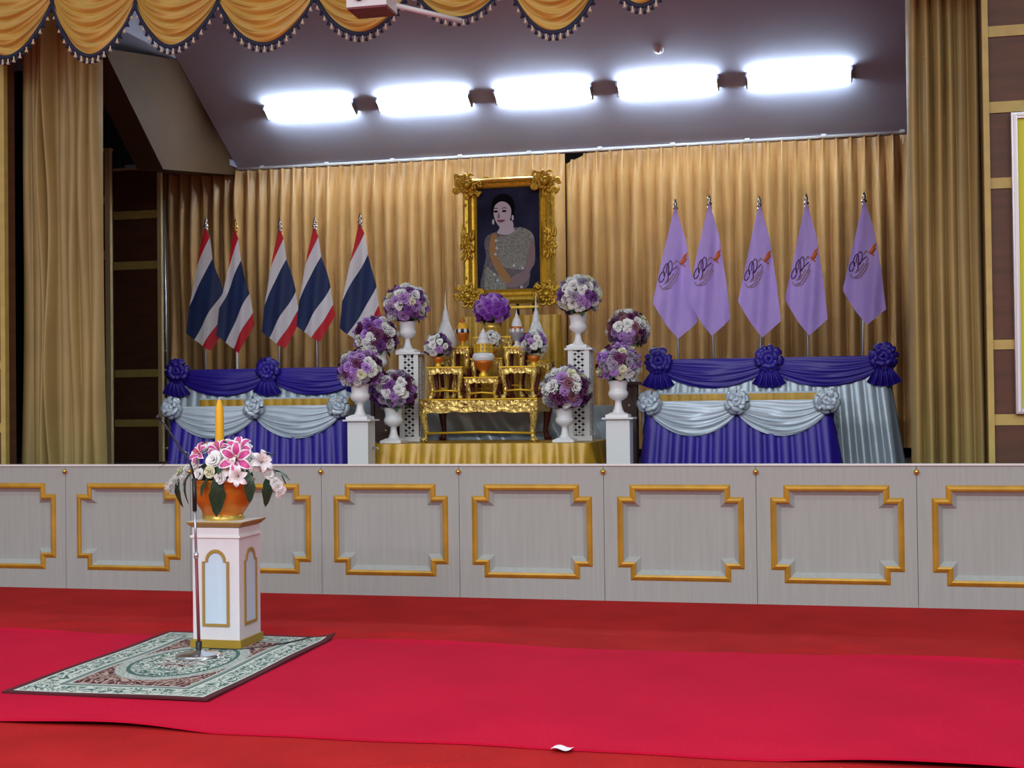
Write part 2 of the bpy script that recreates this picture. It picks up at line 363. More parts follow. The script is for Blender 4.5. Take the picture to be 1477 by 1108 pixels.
curtain('wing_curtain', P(27, 300, .8).x, P(141, 300, .8).x, .85, FZ+.01, 6.0, .105, .17, 'wing_cloth', 'olive gold curtain gathered beside the dark brown wing flats', False, 21, slL)
curtain('wing_curtain', P(1312, 300, .8).x, P(1416, 300, .8).x, .85, FZ+.01, 6.6, .088, .15, 'wing_cloth', 'olive gold curtain gathered beside the wall with the yellow picture', False, 33, lambda u, v: .03*(1-v)*(u-.5))
# valance of swags with navy braid and tassels
val = thing('swag_valance', 'golden swag valance with navy braid and tassels across the stage opening', 'valance', (0, .3, 5.2)); off = Vector((0, .3, 5.2))
tas = [MB().lathe([(.0, 0), (.006, -.002), (.008, -.014), (.005, -.02), (.018, -.055), (.0, -.056)], 8).mesh('tassel', m_) for m_ in ('navy_trim', 'cream_tassel')]
SW = [(-42, 12, 80, 6, 84), (76, 4, 199, 3, 81), (195, 4, 320, 3, 69), (314, 3, 458, -8, 63), (452, -8, 596, -18, 48), (592, -18, 737, -30, 28), (732, -28, 876, -42, 48), (872, -42, 978, -48, 8), (974, -48, 1125, -60, -14), (1120, -60, 1275, -72, -26), (1270, -72, 1425, -82, -36)]
for k, (xa, ya, xb, yb, bot) in enumerate(SW):
    Y = .30-.012*(k % 2); a, b = P(xa, ya, Y), P(xb, yb, Y); m_ = P((xa+xb)/2, bot, Y)
    drop = (a.z+b.z)/2-m_.z; a.z += .28; b.z += .28
    fn = swag_fn(a-off, b-off, drop+.28, .16, 6.5, .25, k)
    sw = MB().grid(fn, 28, 60).build('swag', 'swag_cloth', val)
    pts = [fn(i/30, 1.0)+Vector((0, -.012, -.012)) for i in range(31)]
    MB().tube(pts, .022, 6, sq=.6).build('braid', 'navy_trim', sw)
    L = sum((pts[i+1]-pts[i]).length for i in range(30)); nt_ = max(8, int(L/.052))
    for i in range(nt_):
        p = fn((i+.5)/nt_, 1.0); link('tassel', tas[i % 2], sw, p+Vector((0, -.016, -.026)))
# ------------------------------------------------------------------ wing flats and ladder
f2a, f2b = P(160, 243, 5.2), P(233, 243, 5.2)
stf = [tuple(sorted((P(200, a, 5.2).z, P(200, b, 5.2).z))) for a, b in ((615.5, 605), (544, 533), (388.5, 377), (315.5, 304))]
strapped('wing_flat', f2a.x-.35, f2b.x, 5.2, FZ, f2b.z, stf, (.04, .055), 'dark brown wing flat with straw straps standing beside the ladder', 'stage flat')
f1 = P(159.5, 217, 4.6)
stf = [tuple(sorted((P(150, a, 4.6).z, P(150, b, 4.6).z))) for a, b in ((612, 601), (540, 529), (374, 362), (293, 282))]
strapped('wing_flat', f1.x-1.1, f1.x, 4.6, FZ, f1.z, stf, (.04, .07), 'dark brown wing flat mostly hidden behind the gathered curtain', 'stage flat')
t = thing('ladder', 'grey aluminium ladder standing behind the brown wing flat', 'ladder', (-8.5, 5.6, FZ))
l0, l1 = P(243, 669, 5.6), P(236, 289, 5.75); l0.z = FZ; o_ = Vector((-8.5, 5.6, FZ))
for dx in (0, -.36): MB().tube([l0-o_+Vector((dx, 0, 0)), l1-o_+Vector((dx, 0, 0))], .024, 6).build('rail', 'metal_grey', t)
rg = MB().tube([(-.40, 0, 0), (.0, 0, 0)], .018, 8).mesh('rung', 'metal_grey')
for k in range(13):
    p = l0.lerp(l1, (k+.6)/13.4); link('rung', rg, t, p-o_+Vector((.01, -.01, 0)))
# ------------------------------------------------------------------ ceiling lamps and small ceiling things
LY = 5.10; sl = math.atan(-.614)
lab = ['twin tube ceiling lamp %s' % s for s in ('closest to the sloping brown beam', 'second along from the sloping brown beam', 'in the middle of the row of five', 'second along from the gathered curtain by the yellow picture', 'closest to the gathered curtain by the yellow picture')]
fb = MB().box((-.60, -.085, -.006), (.60, .085, .0)).mesh('housing', 'white_plastic')
ft = MB().tube([(-.585, 0, 0), (.585, 0, 0)], .02, 10).mesh('tube', 'tube_light')
fs = MB().box((-.012, -.10, -.075), (.012, .10, .0)).mesh('end_plate', 'metal_grey')
for k, px_ in enumerate((448, 612, 784, 963, 1152)):
    x = P(px_, 157-(px_-448)*.0696, LY).x
    t = thing('ceiling_lamp', lab[k], 'lamp', (x, LY, cz(LY)-.002), 'fluorescent lamps on the stage ceiling'); t.rotation_euler = (sl, 0, 0)
    link('housing', fb, t)
    for s in (-1, 1): link('end_plate', fs, t, (s*.60, 0, 0))
    for s in (-1, 1): link('tube', ft, t, (0, s*.075, -.05))
def oncz(px_, py_):
    d = ray(px_, py_); n = Vector((0, .614, 1)); c = 4.872+.614*6; s = (c-n.dot(CAM))/n.dot(d); return CAM+d*s
p = oncz(950, 71)
t = thing('smoke_detector', 'small white detector on the sloping ceiling', 'detector', p); t.rotation_euler = (sl, 0, 0)
MB().lathe([(.06, 0), (.06, -.02), (.045, -.035), (0, -.036)], 14).build('base', 'white_plastic', t); MB().lathe([(.022, -.034), (.022, -.055), (0, -.056)], 10).build('sensor', 'metal_grey', t)
# projector on its arm in front of the valance
pc = P(536, 10, -.45)
t = thing('projector', 'white ceiling projector with maroon underside in front of the swags', 'projector', (pc.x, pc.y, pc.z))
MB().box((-.17, -.13, -.03), (.17, .15, .16)).build('body', 'white_plastic', t, (0, 0, 0)); MB().box((-.165, -.125, -.045), (.165, .145, -.03)).build('underside', 'maroon_plastic', t)
l_ = MB().lathe([(.045, 0), (.045, .03), (.035, .035), (0, .03)], 14); l_.v = [(x, -z-.13, y+.06) for x, y, z in l_.v]; l_.build('lens', 'black', t, (-.06, 0, 0))
for k in range(5): MB().box((.02+.024*k, -.134, .02), (.034+.024*k, -.128, .10)).build('vent', 'metal_grey', t)
MB().tube([(.10, .1, .05), (.62, .5, -.02)], .022, 8).build('arm', 'white_plastic', t); MB().tube([(0, .05, .15), (0, .05, 1.6)], .025, 8).build('ceiling_pole', 'white_plastic', t)
# ------------------------------------------------------------------ yellow picture on the strapped wall
a, b = P(1458, 163, .45), P(1458, 597, .45)
t = thing('framed_picture', 'plain yellow picture in a silver frame on the strapped wall', 'picture', (a.x+.6, .47, b.z)); Wd, Hp = 1.2, a.z-b.z
MB().box((-Wd/2+.03, -.01, .03), (Wd/2-.03, .01, Hp-.03)).build('sheet', 'poster_yellow', t)
for nm, (x0, x1, z0, z1) in (('frame_side', (-Wd/2, -Wd/2+.045, 0, Hp)), ('frame_side', (Wd/2-.045, Wd/2, 0, Hp)), ('frame_rail', (-Wd/2+.045, Wd/2-.045, 0, .045)), ('frame_rail', (-Wd/2+.045, Wd/2-.045, Hp-.045, Hp))):
    f_ = MB().box((x0, -.035, z0), (x1, .03, z1)).build(nm, 'silver_frame', t)
    if x1-x0 < .1: MB().box((x0+.015, -.045, z0+.015), (x1-.012, -.034, z1-.015)).build('bead', 'white_plastic', f_)
    else: MB().box((x0, -.045, z0+.015), (x1, -.034, z1-.012)).build('bead', 'white_plastic', f_)
# ------------------------------------------------------------------ portrait in carved gilt frame
pb = P(668, 443, 4.2); pr_ = P(803, 441, 4.2); ptop = P(735, 254, 4.2).z
PWd, PHt = pr_.x-pb.x+.012, ptop-pb.z
t = thing('portrait', 'portrait of a woman with orange sash in ornate carved gilt frame', 'portrait', ((pb.x+pr_.x)/2, 4.2, pb.z)); POR = t
iw, i0, i1 = .372, .19, PHt-.135
def fring(k, y): return [(-iw-k*(PWd/2-iw), y, i0-k*i0), (iw+k*(PWd/2-iw), y, i0-k*i0), (iw+k*(PWd/2-iw), y, i1+k*(PHt-i1)), (-iw-k*(PWd/2-iw), y, i1+k*(PHt-i1))]
fp = [(0, .0), (0, -.03), (.10, -.045), (.2, -.03), (.3, -.035), (.5, -.075), (.68, -.085), (.8, -.06), (.88, -.03), (.88, .05)]
names = ('bottom_rail', 'side_rail', 'top_rail', 'side_rail')
for k in range(4):
    m_ = MB()
    for q in range(len(fp)-1):
        A1, A2 = fring(*fp[q]), fring(*fp[q+1]); n = (k+1) % 4; m_.add([A1[k], A1[n], A2[n], A2[k]], [(0, 1, 2, 3)], 0, False)
    m_.build(names[k], 'frame_gold', t)
def scrollwork(seed, r, n):
    rnd = random.Random(seed); m_ = MB()
    for i in range(n):
        a = rnd.uniform(0, 6.28); d = r*sqrt(rnd.random())*.9; c = Vector((cos(a)*d, -.02-.05*(1-d/r)-rnd.uniform(0, .02), sin(a)*d)); rr = r*rnd.uniform(.16, .3); s = rnd.choice((-1, 1)); a0 = rnd.uniform(0, 6.28)
        pts = [c+Vector((cos(a0+s*k*.65), -.006*(10-k)*.4, sin(a0+s*k*.65)))*(rr*(.15+.085*k)) for k in range(11)]
        m_.tube(pts, [.006+.0012*k for k in range(10)]+[.004], 6)
    for i in range(12):
        a = 2*pi*i/12; m_.ell((cos(a)*r*.42, -.075, sin(a)*r*.42), (r*.13, .018, r*.13), 0, 8, 5)
    m_.ell((0, -.085, 0), (r*.26, .035, r*.26), 0, 10, 6)
    return m_.mesh('scrollwork', 'frame_gold')
sc_c, sc_m = scrollwork(3, .175, 34), scrollwork(8, .13, 24)
for sx in (-1, 1):
    for z in (.115, PHt-.10): link('scrollwork', sc_c, t, (sx*(PWd/2-.10), -.045, z), (0, 0 if z < 1 else pi, 0))
    link('scrollwork', sc_m, t, (sx*(PWd/2-.075), -.04, PHt*.49), None, (.8, 1, 1.75))
    for z in (.33, PHt-.33): link('scrollwork', sc_m, t, (sx*(PWd/2-.07), 0, z), None, (.5, .8, .75))
    for z in (.075, PHt-.06): link('scrollwork', sc_m, t, (sx*.27, .01, z), None, (1.1, .8, .45))
pk = .001569
mat('pic_back', (.020, .022, .058), .6, var=.5, vscale=2.5, spec=.1); mat('pic_hair', (.006, .005, .008), .7, spec=.05); mat('pic_skin', (.62, .55, .63), .5); mat('pic_arm', (.27, .17, .19), .5)
mat('pic_dress', (.26, .27, .24), .5, var=.35, vscale=40); mat('pic_dress_dark', (.13, .11, .13), .5, var=.3, vscale=30); mat('pic_sash', (.42, .20, .05), .5); mat('pic_lip', (.25, .03, .08), .5); mat('pic_light', (.62, .66, .76), .5)
pic = MB().box((-iw-.005, -.002, i0-.005), (iw+.005, .012, i1+.005)).build('picture', 'pic_back', t)
lay = [0]
def spoly(pts, m, nm):
    n = len(pts); out = []                                       # smooth closed outline
    for i in range(n):
        p0, p1, p2, p3 = pts[i-1], pts[i], pts[(i+1) % n], pts[(i+2) % n]
        for k in range(4):
            s = k/4; out.append(tuple(.5*(2*p1[j]+(p2[j]-p0[j])*s+(2*p0[j]-5*p1[j]+4*p2[j]-p3[j])*s*s+(3*p1[j]-p0[j]-3*p2[j]+p3[j])*s**3) for j in (0, 1)))
    lay[0] += 1; y = -.0025-.0004*lay[0]
    poly = [(max(-iw, min(iw, (a-436)*pk)), max(i0, min(i1, (1070-b)*pk))) for a, b in out]
    MB().prism(poly, y, 0).build(nm, m, pic)
def sell(cx, cy, rx, ry, m, nm): spoly([(cx+rx*cos(k*pi/5), cy+ry*sin(k*pi/5)) for k in range(10)], m, nm)
spoly([(312, 300), (335, 262), (375, 240), (430, 245), (472, 285), (486, 350), (470, 420), (440, 470), (370, 450), (325, 420), (308, 360)], 'pic_hair', 'hair')
spoly([(238, 950), (240, 800), (262, 700), (250, 600), (275, 545), (350, 515), (420, 500), (480, 490), (560, 505), (615, 545), (632, 600), (632, 760), (600, 800), (590, 880), (540, 950)], 'pic_dress_dark', 'gown')
spoly([(360, 440), (460, 440), (476, 500), (500, 530), (430, 545), (350, 530), (368, 490)], 'pic_skin', 'neck')
spoly([(345, 560), (420, 548), (480, 520), (520, 492), (580, 512), (622, 555), (625, 640), (580, 690), (552, 800), (480, 800), (395, 778), (350, 700), (338, 620)], 'pic_dress', 'bodice')
spoly([(610, 580), (634, 650), (625, 760), (590, 830), (585, 870), (520, 925), (430, 935), (400, 905), (470, 850), (550, 810), (575, 720)], 'pic_arm', 'arm')
spoly([(262, 780), (330, 830), (395, 870), (410, 920), (400, 950), (300, 950), (250, 940)], 'pic_dress', 'skirt')
spoly([(305, 545), (345, 540), (335, 620), (350, 700), (400, 790), (450, 870), (415, 905), (360, 840), (310, 750), (288, 650)], 'pic_sash', 'sash')
spoly([(324, 360), (340, 318), (380, 296), (425, 308), (456, 352), (452, 420), (425, 470), (390, 488), (355, 468), (328, 410)], 'pic_skin', 'face')
for cx in (340, 405):
    spoly([(cx-24, 352), (cx, 340), (cx+24, 350), (cx, 346)], 'pic_hair', 'eyebrow'); sell(cx, 368, 17, 8, 'pic_hair', 'eye')
spoly([(362, 375), (372, 412), (360, 420), (352, 414)], 'pic_arm', 'nose'); spoly([(348, 434), (380, 430), (412, 434), (392, 450), (366, 449)], 'pic_lip', 'lips')
for cx, cy in ((468, 420), (320, 445)): sell(cx, cy, 8, 20, 'pic_light', 'earring')
for cx, cy in ((340, 585), (345, 640), (335, 685), (475, 775), (540, 795), (325, 835), (350, 880), (530, 935)): sell(cx, cy, 10, 10, 'pic_light', 'jewel')
ez = thing('easel', 'slim wooden easel carrying the gilt framed portrait', 'easel', (t.location.x, 4.34, FZ)); eh = pb.z-FZ
for sx in (-1, 1): MB().tube([(sx*.36, -.02, 0), (sx*.20, -.02, eh+1.1)], .018, 6).build('leg', 'dark_wood', ez)
MB().tube([(0, .75, 0), (0, .03, eh+1.1)], .018, 6).build('rear_leg', 'dark_wood', ez); MB().box((-.34, -.13, eh-.03), (.34, .0, eh-.004)).build('ledge', 'frame_gold', ez)
# ------------------------------------------------------------------ flags
def flag(px_, py_, base_px, label, group, L, Rr, mats, mf, depth=.05, seed=0, name='flag', emb=None, fm_='chrome', ref=(0, 0)):
    Y = 3.58-.14*(seed % 2 == 0); top = P(px_, py_, Y); bx = P(base_px, 530, Y).x
    root = thing(name, label, 'flag', (bx, Y+.02, FZ), group)
    h = top.z-FZ; lean = top.x-bx
    MB().tube([(0, 0, .03), (lean*.5, 0, h*.5), (lean, 0, h-.02)], .0125, 8).build('pole', 'metal_grey' if fm_ == 'chrome' else 'white_paint', root)
    MB().lathe([(.13, 0), (.13, .02), (.04, .05), (.02, .12), (.0, .12)], 16).build('foot', 'dark_wood', root); 
    fo = MB().lathe([(.012, 0), (.022, .01), (.022, .03), (.012, .04), (.026, .055), (.026, .07), (.010, .085), (.018, .10), (.016, .125), (.0, .17)], 12).build('finial', fm_, root, (lean, 0, h-.045)); fo.scale = (1.15, 1.15, 1)
    rnd = random.Random(seed); ph = rnd.uniform(0, 6.28); js = 1+rnd.uniform(-.05, .05); jx = rnd.uniform(.9, 1.1)
    o_ = Vector((bx, Y+.02, FZ))
    def fn(u, v):                                        # u across from left to right edge, v down the cloth (stripe direction)
        a, b = pl(L, v), pl(Rr, v)
        x = lerp(a[0], b[0], u)-ref[0]; y = lerp(a[1], b[1], u)-ref[1]
        p = P(px_+x*jx, py_+y*js, Y)-o_
        wgt = min(1, (p.z-h)/-.5) if p.z < h else 0
        ux = x/30.0
        p.y = -.025 - depth*wgt*(.5+.5*sin(ux*4.2+ph)) - .012*sin(ux*9+y*.03+ph*2)*wgt
        return p
    cl = MB().grid(fn, 22, 48, mfn=mf).build('cloth', mats, root)
    if emb: emb(fn, cl)
    return root
LT = [(0, -1, 2), (1/6, -11, 56), (2/6, -22, 110), (.46, -26, 148), (4/6, -14, 157), (5/6, -1, 166), (1, 10, 172)]
RT = [(0, 1, 2), (1/6, 7, 14), (2/6, 12, 44), (.5, 19, 68), (4/6, 25, 90), (5/6, 29, 116), (1, 32, 132)]
stripe = lambda u, v: (0, 1, 2, 2, 1, 0)[min(5, int(v*6))]
tl = ('on the pole next to the ladder', 'second pole along from the ladder', 'in the middle of the five striped flags', 'fourth pole along from the ladder', 'touching the white urn bouquets beside it')
for k, (px_, py_, bx) in enumerate(((296, 328, 293.5), (338.5, 330, 341.5), (403, 330, 399.5), (453, 328, 458), (518.5, 322, 518))):
    flag(px_, py_, bx, 'red white and navy striped flag hanging '+tl[k], 'striped flags behind the long draped table', LT, RT, ['flag_red', 'flag_white', 'flag_blue'], stripe, seed=k+1, name='striped_flag', fm_='brass' if k == 1 else 'chrome')
LP = [(0, -1.5, 0), (.35, -14, 58), (.7, -30, 134), (.8, -23, 147), (.9, -10, 168), (1, 4, 186)]
RP = [(0, 1.5, 0), (.35, 14, 44), (.7, 24, 110), (.85, 28, 145), (1, 30, 162)]
def emblem(fn, cl):
    def at(u, v): p = fn(u, v); return Vector((p[0], p[1]-.012, p[2]))
    def line(pts, r, m, nm):
        out = []
        for i in range(len(pts)-1):
            for k in range(4): t_ = k/4; out.append(at(lerp(pts[i][0], pts[i+1][0], t_), lerp(pts[i][1], pts[i+1][1], t_)))
        out.append(at(*pts[-1])); MB().tube(out, r, 6).build(nm, m, cl)
    sp = lambda cu, cv, ru, rv, a0, a1, n=9: [(cu+ru*cos(lerp(a0, a1, i/(n-1))), cv+rv*sin(lerp(a0, a1, i/(n-1)))) for i in range(n)]
    line(sp(.14, .545, .09, .035, .5, 6.6)+sp(.24, .525, .10, .06, 3.6, 6.6)+[(.36, .58), (.30, .60)], .0055, 'flag_violet', 'cypher')
    line(sp(.36, .505, .10, .05, 2.6, 8.2)+[(.46, .53), (.62, .515)], .005, 'flag_violet', 'cypher')
    line([(.12, .60), (.22, .635), (.40, .63), (.58, .575), (.66, .53)], .006, 'flag_tan', 'tan_shadow'); line([(.30, .645), (.44, .65), (.58, .61), (.66, .57)], .006, 'flag_tan', 'tan_shadow'); line([(.26, .60), (.38, .60), (.52, .56)], .007, 'flag_tan', 'tan_shadow'); line([(.5, .49), (.58, .47), (.66, .49)], .006, 'flag_tan', 'tan_shadow')  # tan strokes draw the emblem's shadows in colour
    line([(.72, .505), (.80, .495), (.90, .475)], .020, 'flag_orange', 'crown'); line([(.78, .50), (.84, .47), (.92, .455)], .015, 'flag_orange', 'crown'); line([(.80, .52), (.84, .535)], .008, 'flag_orange', 'crown'); line([(.88, .47), (.99, .445)], .005, 'flag_orange', 'crown')
pv = ('on the pole nearest the round bouquets', 'overlapping the flag next to the round bouquets', 'in the middle of the five lilac flags', 'fourth pole along from the round bouquets', 'nearest the gathered olive curtain')
for k, (px_, py_, bx) in enumerate(((974, 302, 980), (1023, 296, 1031), (1095.5, 298, 1096), (1163, 295, 1165), (1246.5, 292, 1241))):
    flag(px_, py_, bx, 'lilac flag with violet and orange emblem '+pv[k], 'lilac flags behind the long draped table', LP, RP, ['flag_lilac'], lambda u, v: 0, seed=k+11, name='lilac_flag', emb=emblem, depth=.06)
# ------------------------------------------------------------------ draped tables
def draped_table(name, label, x0, x1, y0, y1, z1, main, sw, ros, group=None, sag=.2, nsw=2, tails=False, flare=.06, sides=(0, 1, 2), legs=True):
    t = thing(name, label, 'table', ((x0+x1)/2, (y0+y1)/2, FZ), group); o_ = Vector(t.location); hw = (x1-x0)/2; hd = (y1-y0)/2; h = z1-FZ
    MB().box((-hw, -hd, h-.025), (hw, hd, h)).build('table_top', sw, t)
    skirt(MB(), -hw, hw, -hd, hd, .005, h-.01,   .115, .06, flare, seed=len(label)).build('skirt', main, t)
    for sx in (-1, 1):
        for sy in (-1, 1): MB().box((sx*(hw-.06)-.02, sy*(hd-.06)-.02, 0), (sx*(hw-.06)+.02, sy*(hd-.06)+.02, h-.025)).build('leg', 'metal_grey', t)
    px_ = [lerp(-hw+.02, hw-.02, k/nsw) for k in range(nsw+1)]
    for k in range(nsw): MB().grid(swag_fn((px_[k], -hd-.035, h+.004), (px_[k+1], -hd-.035, h+.004), sag, .05, 5, .12, k), 28, 48).build('swag', sw, t)
    for sx, a, b in ((-1, (-hw-.035, hd, h), (-hw-.035, -hd, h)), (1, (hw+.035, -hd, h), (hw+.035, hd, h))):
        MB().grid(swag_fn(a, b, sag, .05, 5, .2, 7, out=Vector((sx, 0, 0))), 20, 30).build('side_swag', sw, t)
    for k in range(nsw+1):
        link('rosette', ros, t, (px_[k], -hd-.075, h-.01), (0, k*1.3, 0))
        if tails: link('tail', TAIL, t, (px_[k], -hd-.06, h-.10))
    return t
def ext(pa, pb, Y): a, b = P(*pa, Y), P(*pb, Y); return a.x, b.x, (a.z+b.z)/2
x0, x1, z = ext((250, 588), (495, 584), 1.72); draped_table('draped_table', 'low table skirted in blue with silver swags below the striped flags', x0, x1, 1.72, 2.22, z, 'blue_satin', 'silver_satin', ROS_S, sag=.34)
x0, x1, z = ext((935, 580), (1196, 576.5), 1.72); draped_table('draped_table', 'low table skirted in blue with silver swags below the lilac flags', x0, x1, 1.72, 2.22, z, 'blue_satin', 'silver_satin', ROS_S, sag=.34)
x0, x1, z = ext((259, 534), (528, 530), 2.82); draped_table('draped_table', 'high table skirted in silver with blue swags below the striped flags', x0, x1, 2.82, 3.3, z, 'silver_satin', 'blue_satin', ROS_B, sag=.31, tails=True)
x0, x1, z = ext((948, 519), (1277, 514), 2.82); draped_table('draped_table', 'high table skirted in silver with blue swags below the lilac flags', x0, x1, 2.82, 3.3, z, 'silver_satin', 'blue_satin', ROS_B, sag=.31, tails=True, flare=.12)
def riser(pa, pb, Y0, Y1, label):
    x0, x1, z = ext(pa, pb, Y0); t = thing('draped_riser', label, 'riser', ((x0+x1)/2, (Y0+Y1)/2, FZ)); hw = (x1-x0)/2; hd = (Y1-Y0)/2; h = z-FZ
    MB().box((-hw, -hd, h-.02), (hw, hd, h)).build('top_board', 'silver_satin', t); skirt(MB(), -hw, hw, -hd, hd, .005, h-.016, .10, .03, .0, seed=3).build('skirt', 'gold_satin', t)
    for sx in (-1, 1): MB().box((sx*(hw-.05)-.03, -hd+.04, 0), (sx*(hw-.05)+.03, hd-.04, h-.02)).build('leg_frame', 'dark_wood', t)
riser((288, 574), (503, 573), 2.34, 2.52, 'narrow gold pleated riser between the draped tables below the striped flags')
riser((946, 567), (1200, 563.5), 2.34, 2.52, 'narrow gold pleated riser between the draped tables below the lilac flags')
# ------------------------------------------------------------------ altar platform and cloth draped stands
PL = thing('altar_platform', 'low platform skirted in gathered gold satin under the altar', 'platform', (0, 0, 0))
pa, pb_ = P(521, 641, 1.6), P(849, 638, 1.6); PZ = 1.236; PL.location = ((pa.x+pb_.x)/2, 2.2, FZ); hw = (pb_.x-pa.x)/2; hd = .6; h = PZ-FZ
MB().box((-hw, -hd, h-.03), (hw, hd, h-.004)).build('deck', 'gold_satin', PL)
skirt(MB(), -hw, hw, -hd, hd, .004, h-.004, .15, .07, .02, seed=8, rows=10).build('skirt', 'gold_satin', PL)
a, b = P(612, 596, 2.95), P(889, 583, 2.95)
t = thing('draped_bench', 'low bench under crumpled silver cloth behind the big altar table', 'bench', ((a.x+b.x)/2, 2.99, FZ)); hw = (b.x-a.x)/2; h = 1.575-FZ
def bench(u, v):
    per = [(-hw, .06), (-hw, -.06), (hw, -.06), (hw, .06)]; L_ = (.12, 2*hw, .12); T = sum(L_); s = u*T; k = 0
    while k < 2 and s > L_[k]: s -= L_[k]; k += 1
    q = s/L_[k]; x = lerp(per[k][0], per[k+1][0], q); y = lerp(per[k][1], per[k+1][1], q); nx, ny = ((-1, 0), (0, -1), (1, 0))[k]
    d = .02+.05*(1-v)+.022*sin(v*11+u*23+2*sin(u*17))+.014*sin(u*60+v*8)
    return (x+nx*d, y+ny*d, lerp(.01, h, v))
MB().grid(bench, 150, 22).build('cloth_skirt', 'silver_satin', t); MB().box((-hw, -.07, h-.02), (hw, .07, h+.004)).build('cloth_top', 'silver_satin', t); MB().box((-hw+.02, -.05, 0), (hw-.02, .05, h-.02)).build('bench_body', 'dark_wood', t)
a, b = P(664, 457, 3.15), P(806, 457, 3.15)
t = thing('draped_stand', 'tall stand draped in gold satin behind the altar tables', 'stand', ((a.x+b.x)/2, 3.22, FZ)); hw = (b.x-a.x)/2; h = a.z-FZ
MB().box((-hw, -.05, h-.02), (hw, .05, h)).build('top_board', 'gold_satin', t); skirt(MB(), -hw, hw, -.05, .05, .004, h-.004, .10, .05, .01, seed=5).build('cloth', 'gold_satin', t); MB().box((-hw+.03, -.035, 0), (hw-.03, .04, h-.02)).build('core', 'dark_wood', t)
# ------------------------------------------------------------------ altar tables
def altar_table(label, xa, xb, ytop, Y, D, z0, drawers=0, dark_back=True, stretch=True, group='gilt altar tables', leg_r=.020):
    a, b = P(xa, ytop, Y), P(xb, ytop, Y); t = thing('altar_table', label, 'altar table', ((a.x+b.x)/2, Y+D/2, z0), group)
    hw = (b.x-a.x)/2; hd = D/2; h = a.z-z0; th = min(.03, h*.12); big = drawers > 0
    MB().box((-hw-.012, -hd-.012, h-th*.45), (hw+.012, hd+.012, h)).build('top', 'bright_gold', t)
    z1 = h-th*.45
    MB().box((-hw+.01, -hd+.012, z1-.02), (hw-.01, hd-.012, z1)).build('under_board', 'red_lacquer', t)
    if drawers:
        dh = .065
        for k in range(drawers):
            x0 = lerp(-hw, hw, k/drawers); x1 = lerp(-hw, hw, (k+1)/drawers); d_ = MB().box((x0+.004, -hd, z1-dh), (x1-.004, -hd+.2, z1-.004)).build('drawer', 'carved_gold', t)
        for sx in (-1, 1): MB().box((sx*hw-.006, -hd, z1-dh), (sx*hw+.006, hd, z1)).build('side_panel', 'carved_gold', t)
        z1 -= dh
    ap = min(.085, h*.34)
    def apron(L, seed):
        n = 32; top = [(lerp(-L, L, i/n), 0) for i in range(n+1)]; bot = [(x, -ap*(.55+.25*(abs(x)/L)**3+.16*abs(sin(x/L*pi*2.5)))) for x, _ in top]
        m_ = MB()
        for i in range(n): m_.prism([top[i], bot[i], bot[i+1], top[i+1]][::-1], -.009, .009)
        return m_
    apron(hw, 0).build('apron', 'carved_gold', t, (0, -hd+.008, z1))
    sd = apron(hd, 0); sd.v = [(-y, x, z) for x, y, z in sd.v]; sdm = sd.mesh('side_apron', 'carved_gold')
    for sx in (-1, 1): link('side_apron', sdm, t, (sx*(hw-.008), 0, z1))
    r = leg_r
    for sx in (-1, 1):
        for sy in (-1, 1):
            k = [(0, z1, 1.5), (.012, z1*.85, 1.6), (.004, z1*.6, 1.15), (-.012, z1*.3, .85), (-.004, z1*.10, .9), (.012, z1*.04, 1.5), (.010, .006, 1.3)]
            pts = [(sx*(hw-r*1.4+o), sy*(hd-r*1.4+o), zz) for o, zz, _ in k]
            MB().tube(pts, [r*q for _, _, q in k], 8).build('leg', 'carved_gold' if sy < 0 or not dark_back else 'red_lacquer', t)
    if stretch:
        zz = z1*.24
        MB().tube([(-hw+r, -hd+r, zz), (0, -hd+r, zz+.012), (hw-r, -hd+r, zz)], .010 if not big else .012, 6).build('stretcher', 'bright_gold', t)
        for sx in (-1, 1): MB().tube([(sx*(hw-r*1.5), -hd+r, zz), (sx*(hw-r*1.5), hd-r, zz)], .009, 6).build('stretcher', 'red_lacquer', t)
    return a.z
zb = altar_table('widest gilt altar table with drawers at the bottom of the set', 605, 773.5, 576, 2.0, .75, PZ, 3, leg_r=.03)
zL = altar_table('gilt altar table carrying the flower bowl beside the striped flags', 616.5, 665.5, 529.5, 2.05, .26, zb)
zC = altar_table('lowest gilt altar table under the white domed offering bowl', 670.5, 717, 544, 2.05, .22, zb)
zR = altar_table('gilt altar table carrying the flower bowl towards the lilac flags', 722, 772, 528.5, 2.05, .26, zb)
zl = altar_table('narrow gilt altar table under the small amber cone', 650, 675, 500.5, 2.34, .20, zb)
zr = altar_table('narrow gilt altar table under the small grey urn cone', 728, 754, 500, 2.34, .20, zb)
zm = altar_table('gilt altar table behind the white domed offering bowl', 680, 723, 517, 2.34, .16, zb)
zt = altar_table('topmost gilt altar table under the violet bouquet', 682, 736, 486, 2.57, .16, zb)
zs = altar_table('rear gilt altar table under the white cone towards the lilac flags', 761, 792, 520, 2.5, .22, zb)
zq = altar_table('rear gilt altar table under the white cone towards the striped flags', 626, 647, 516, 2.5, .22, zb)
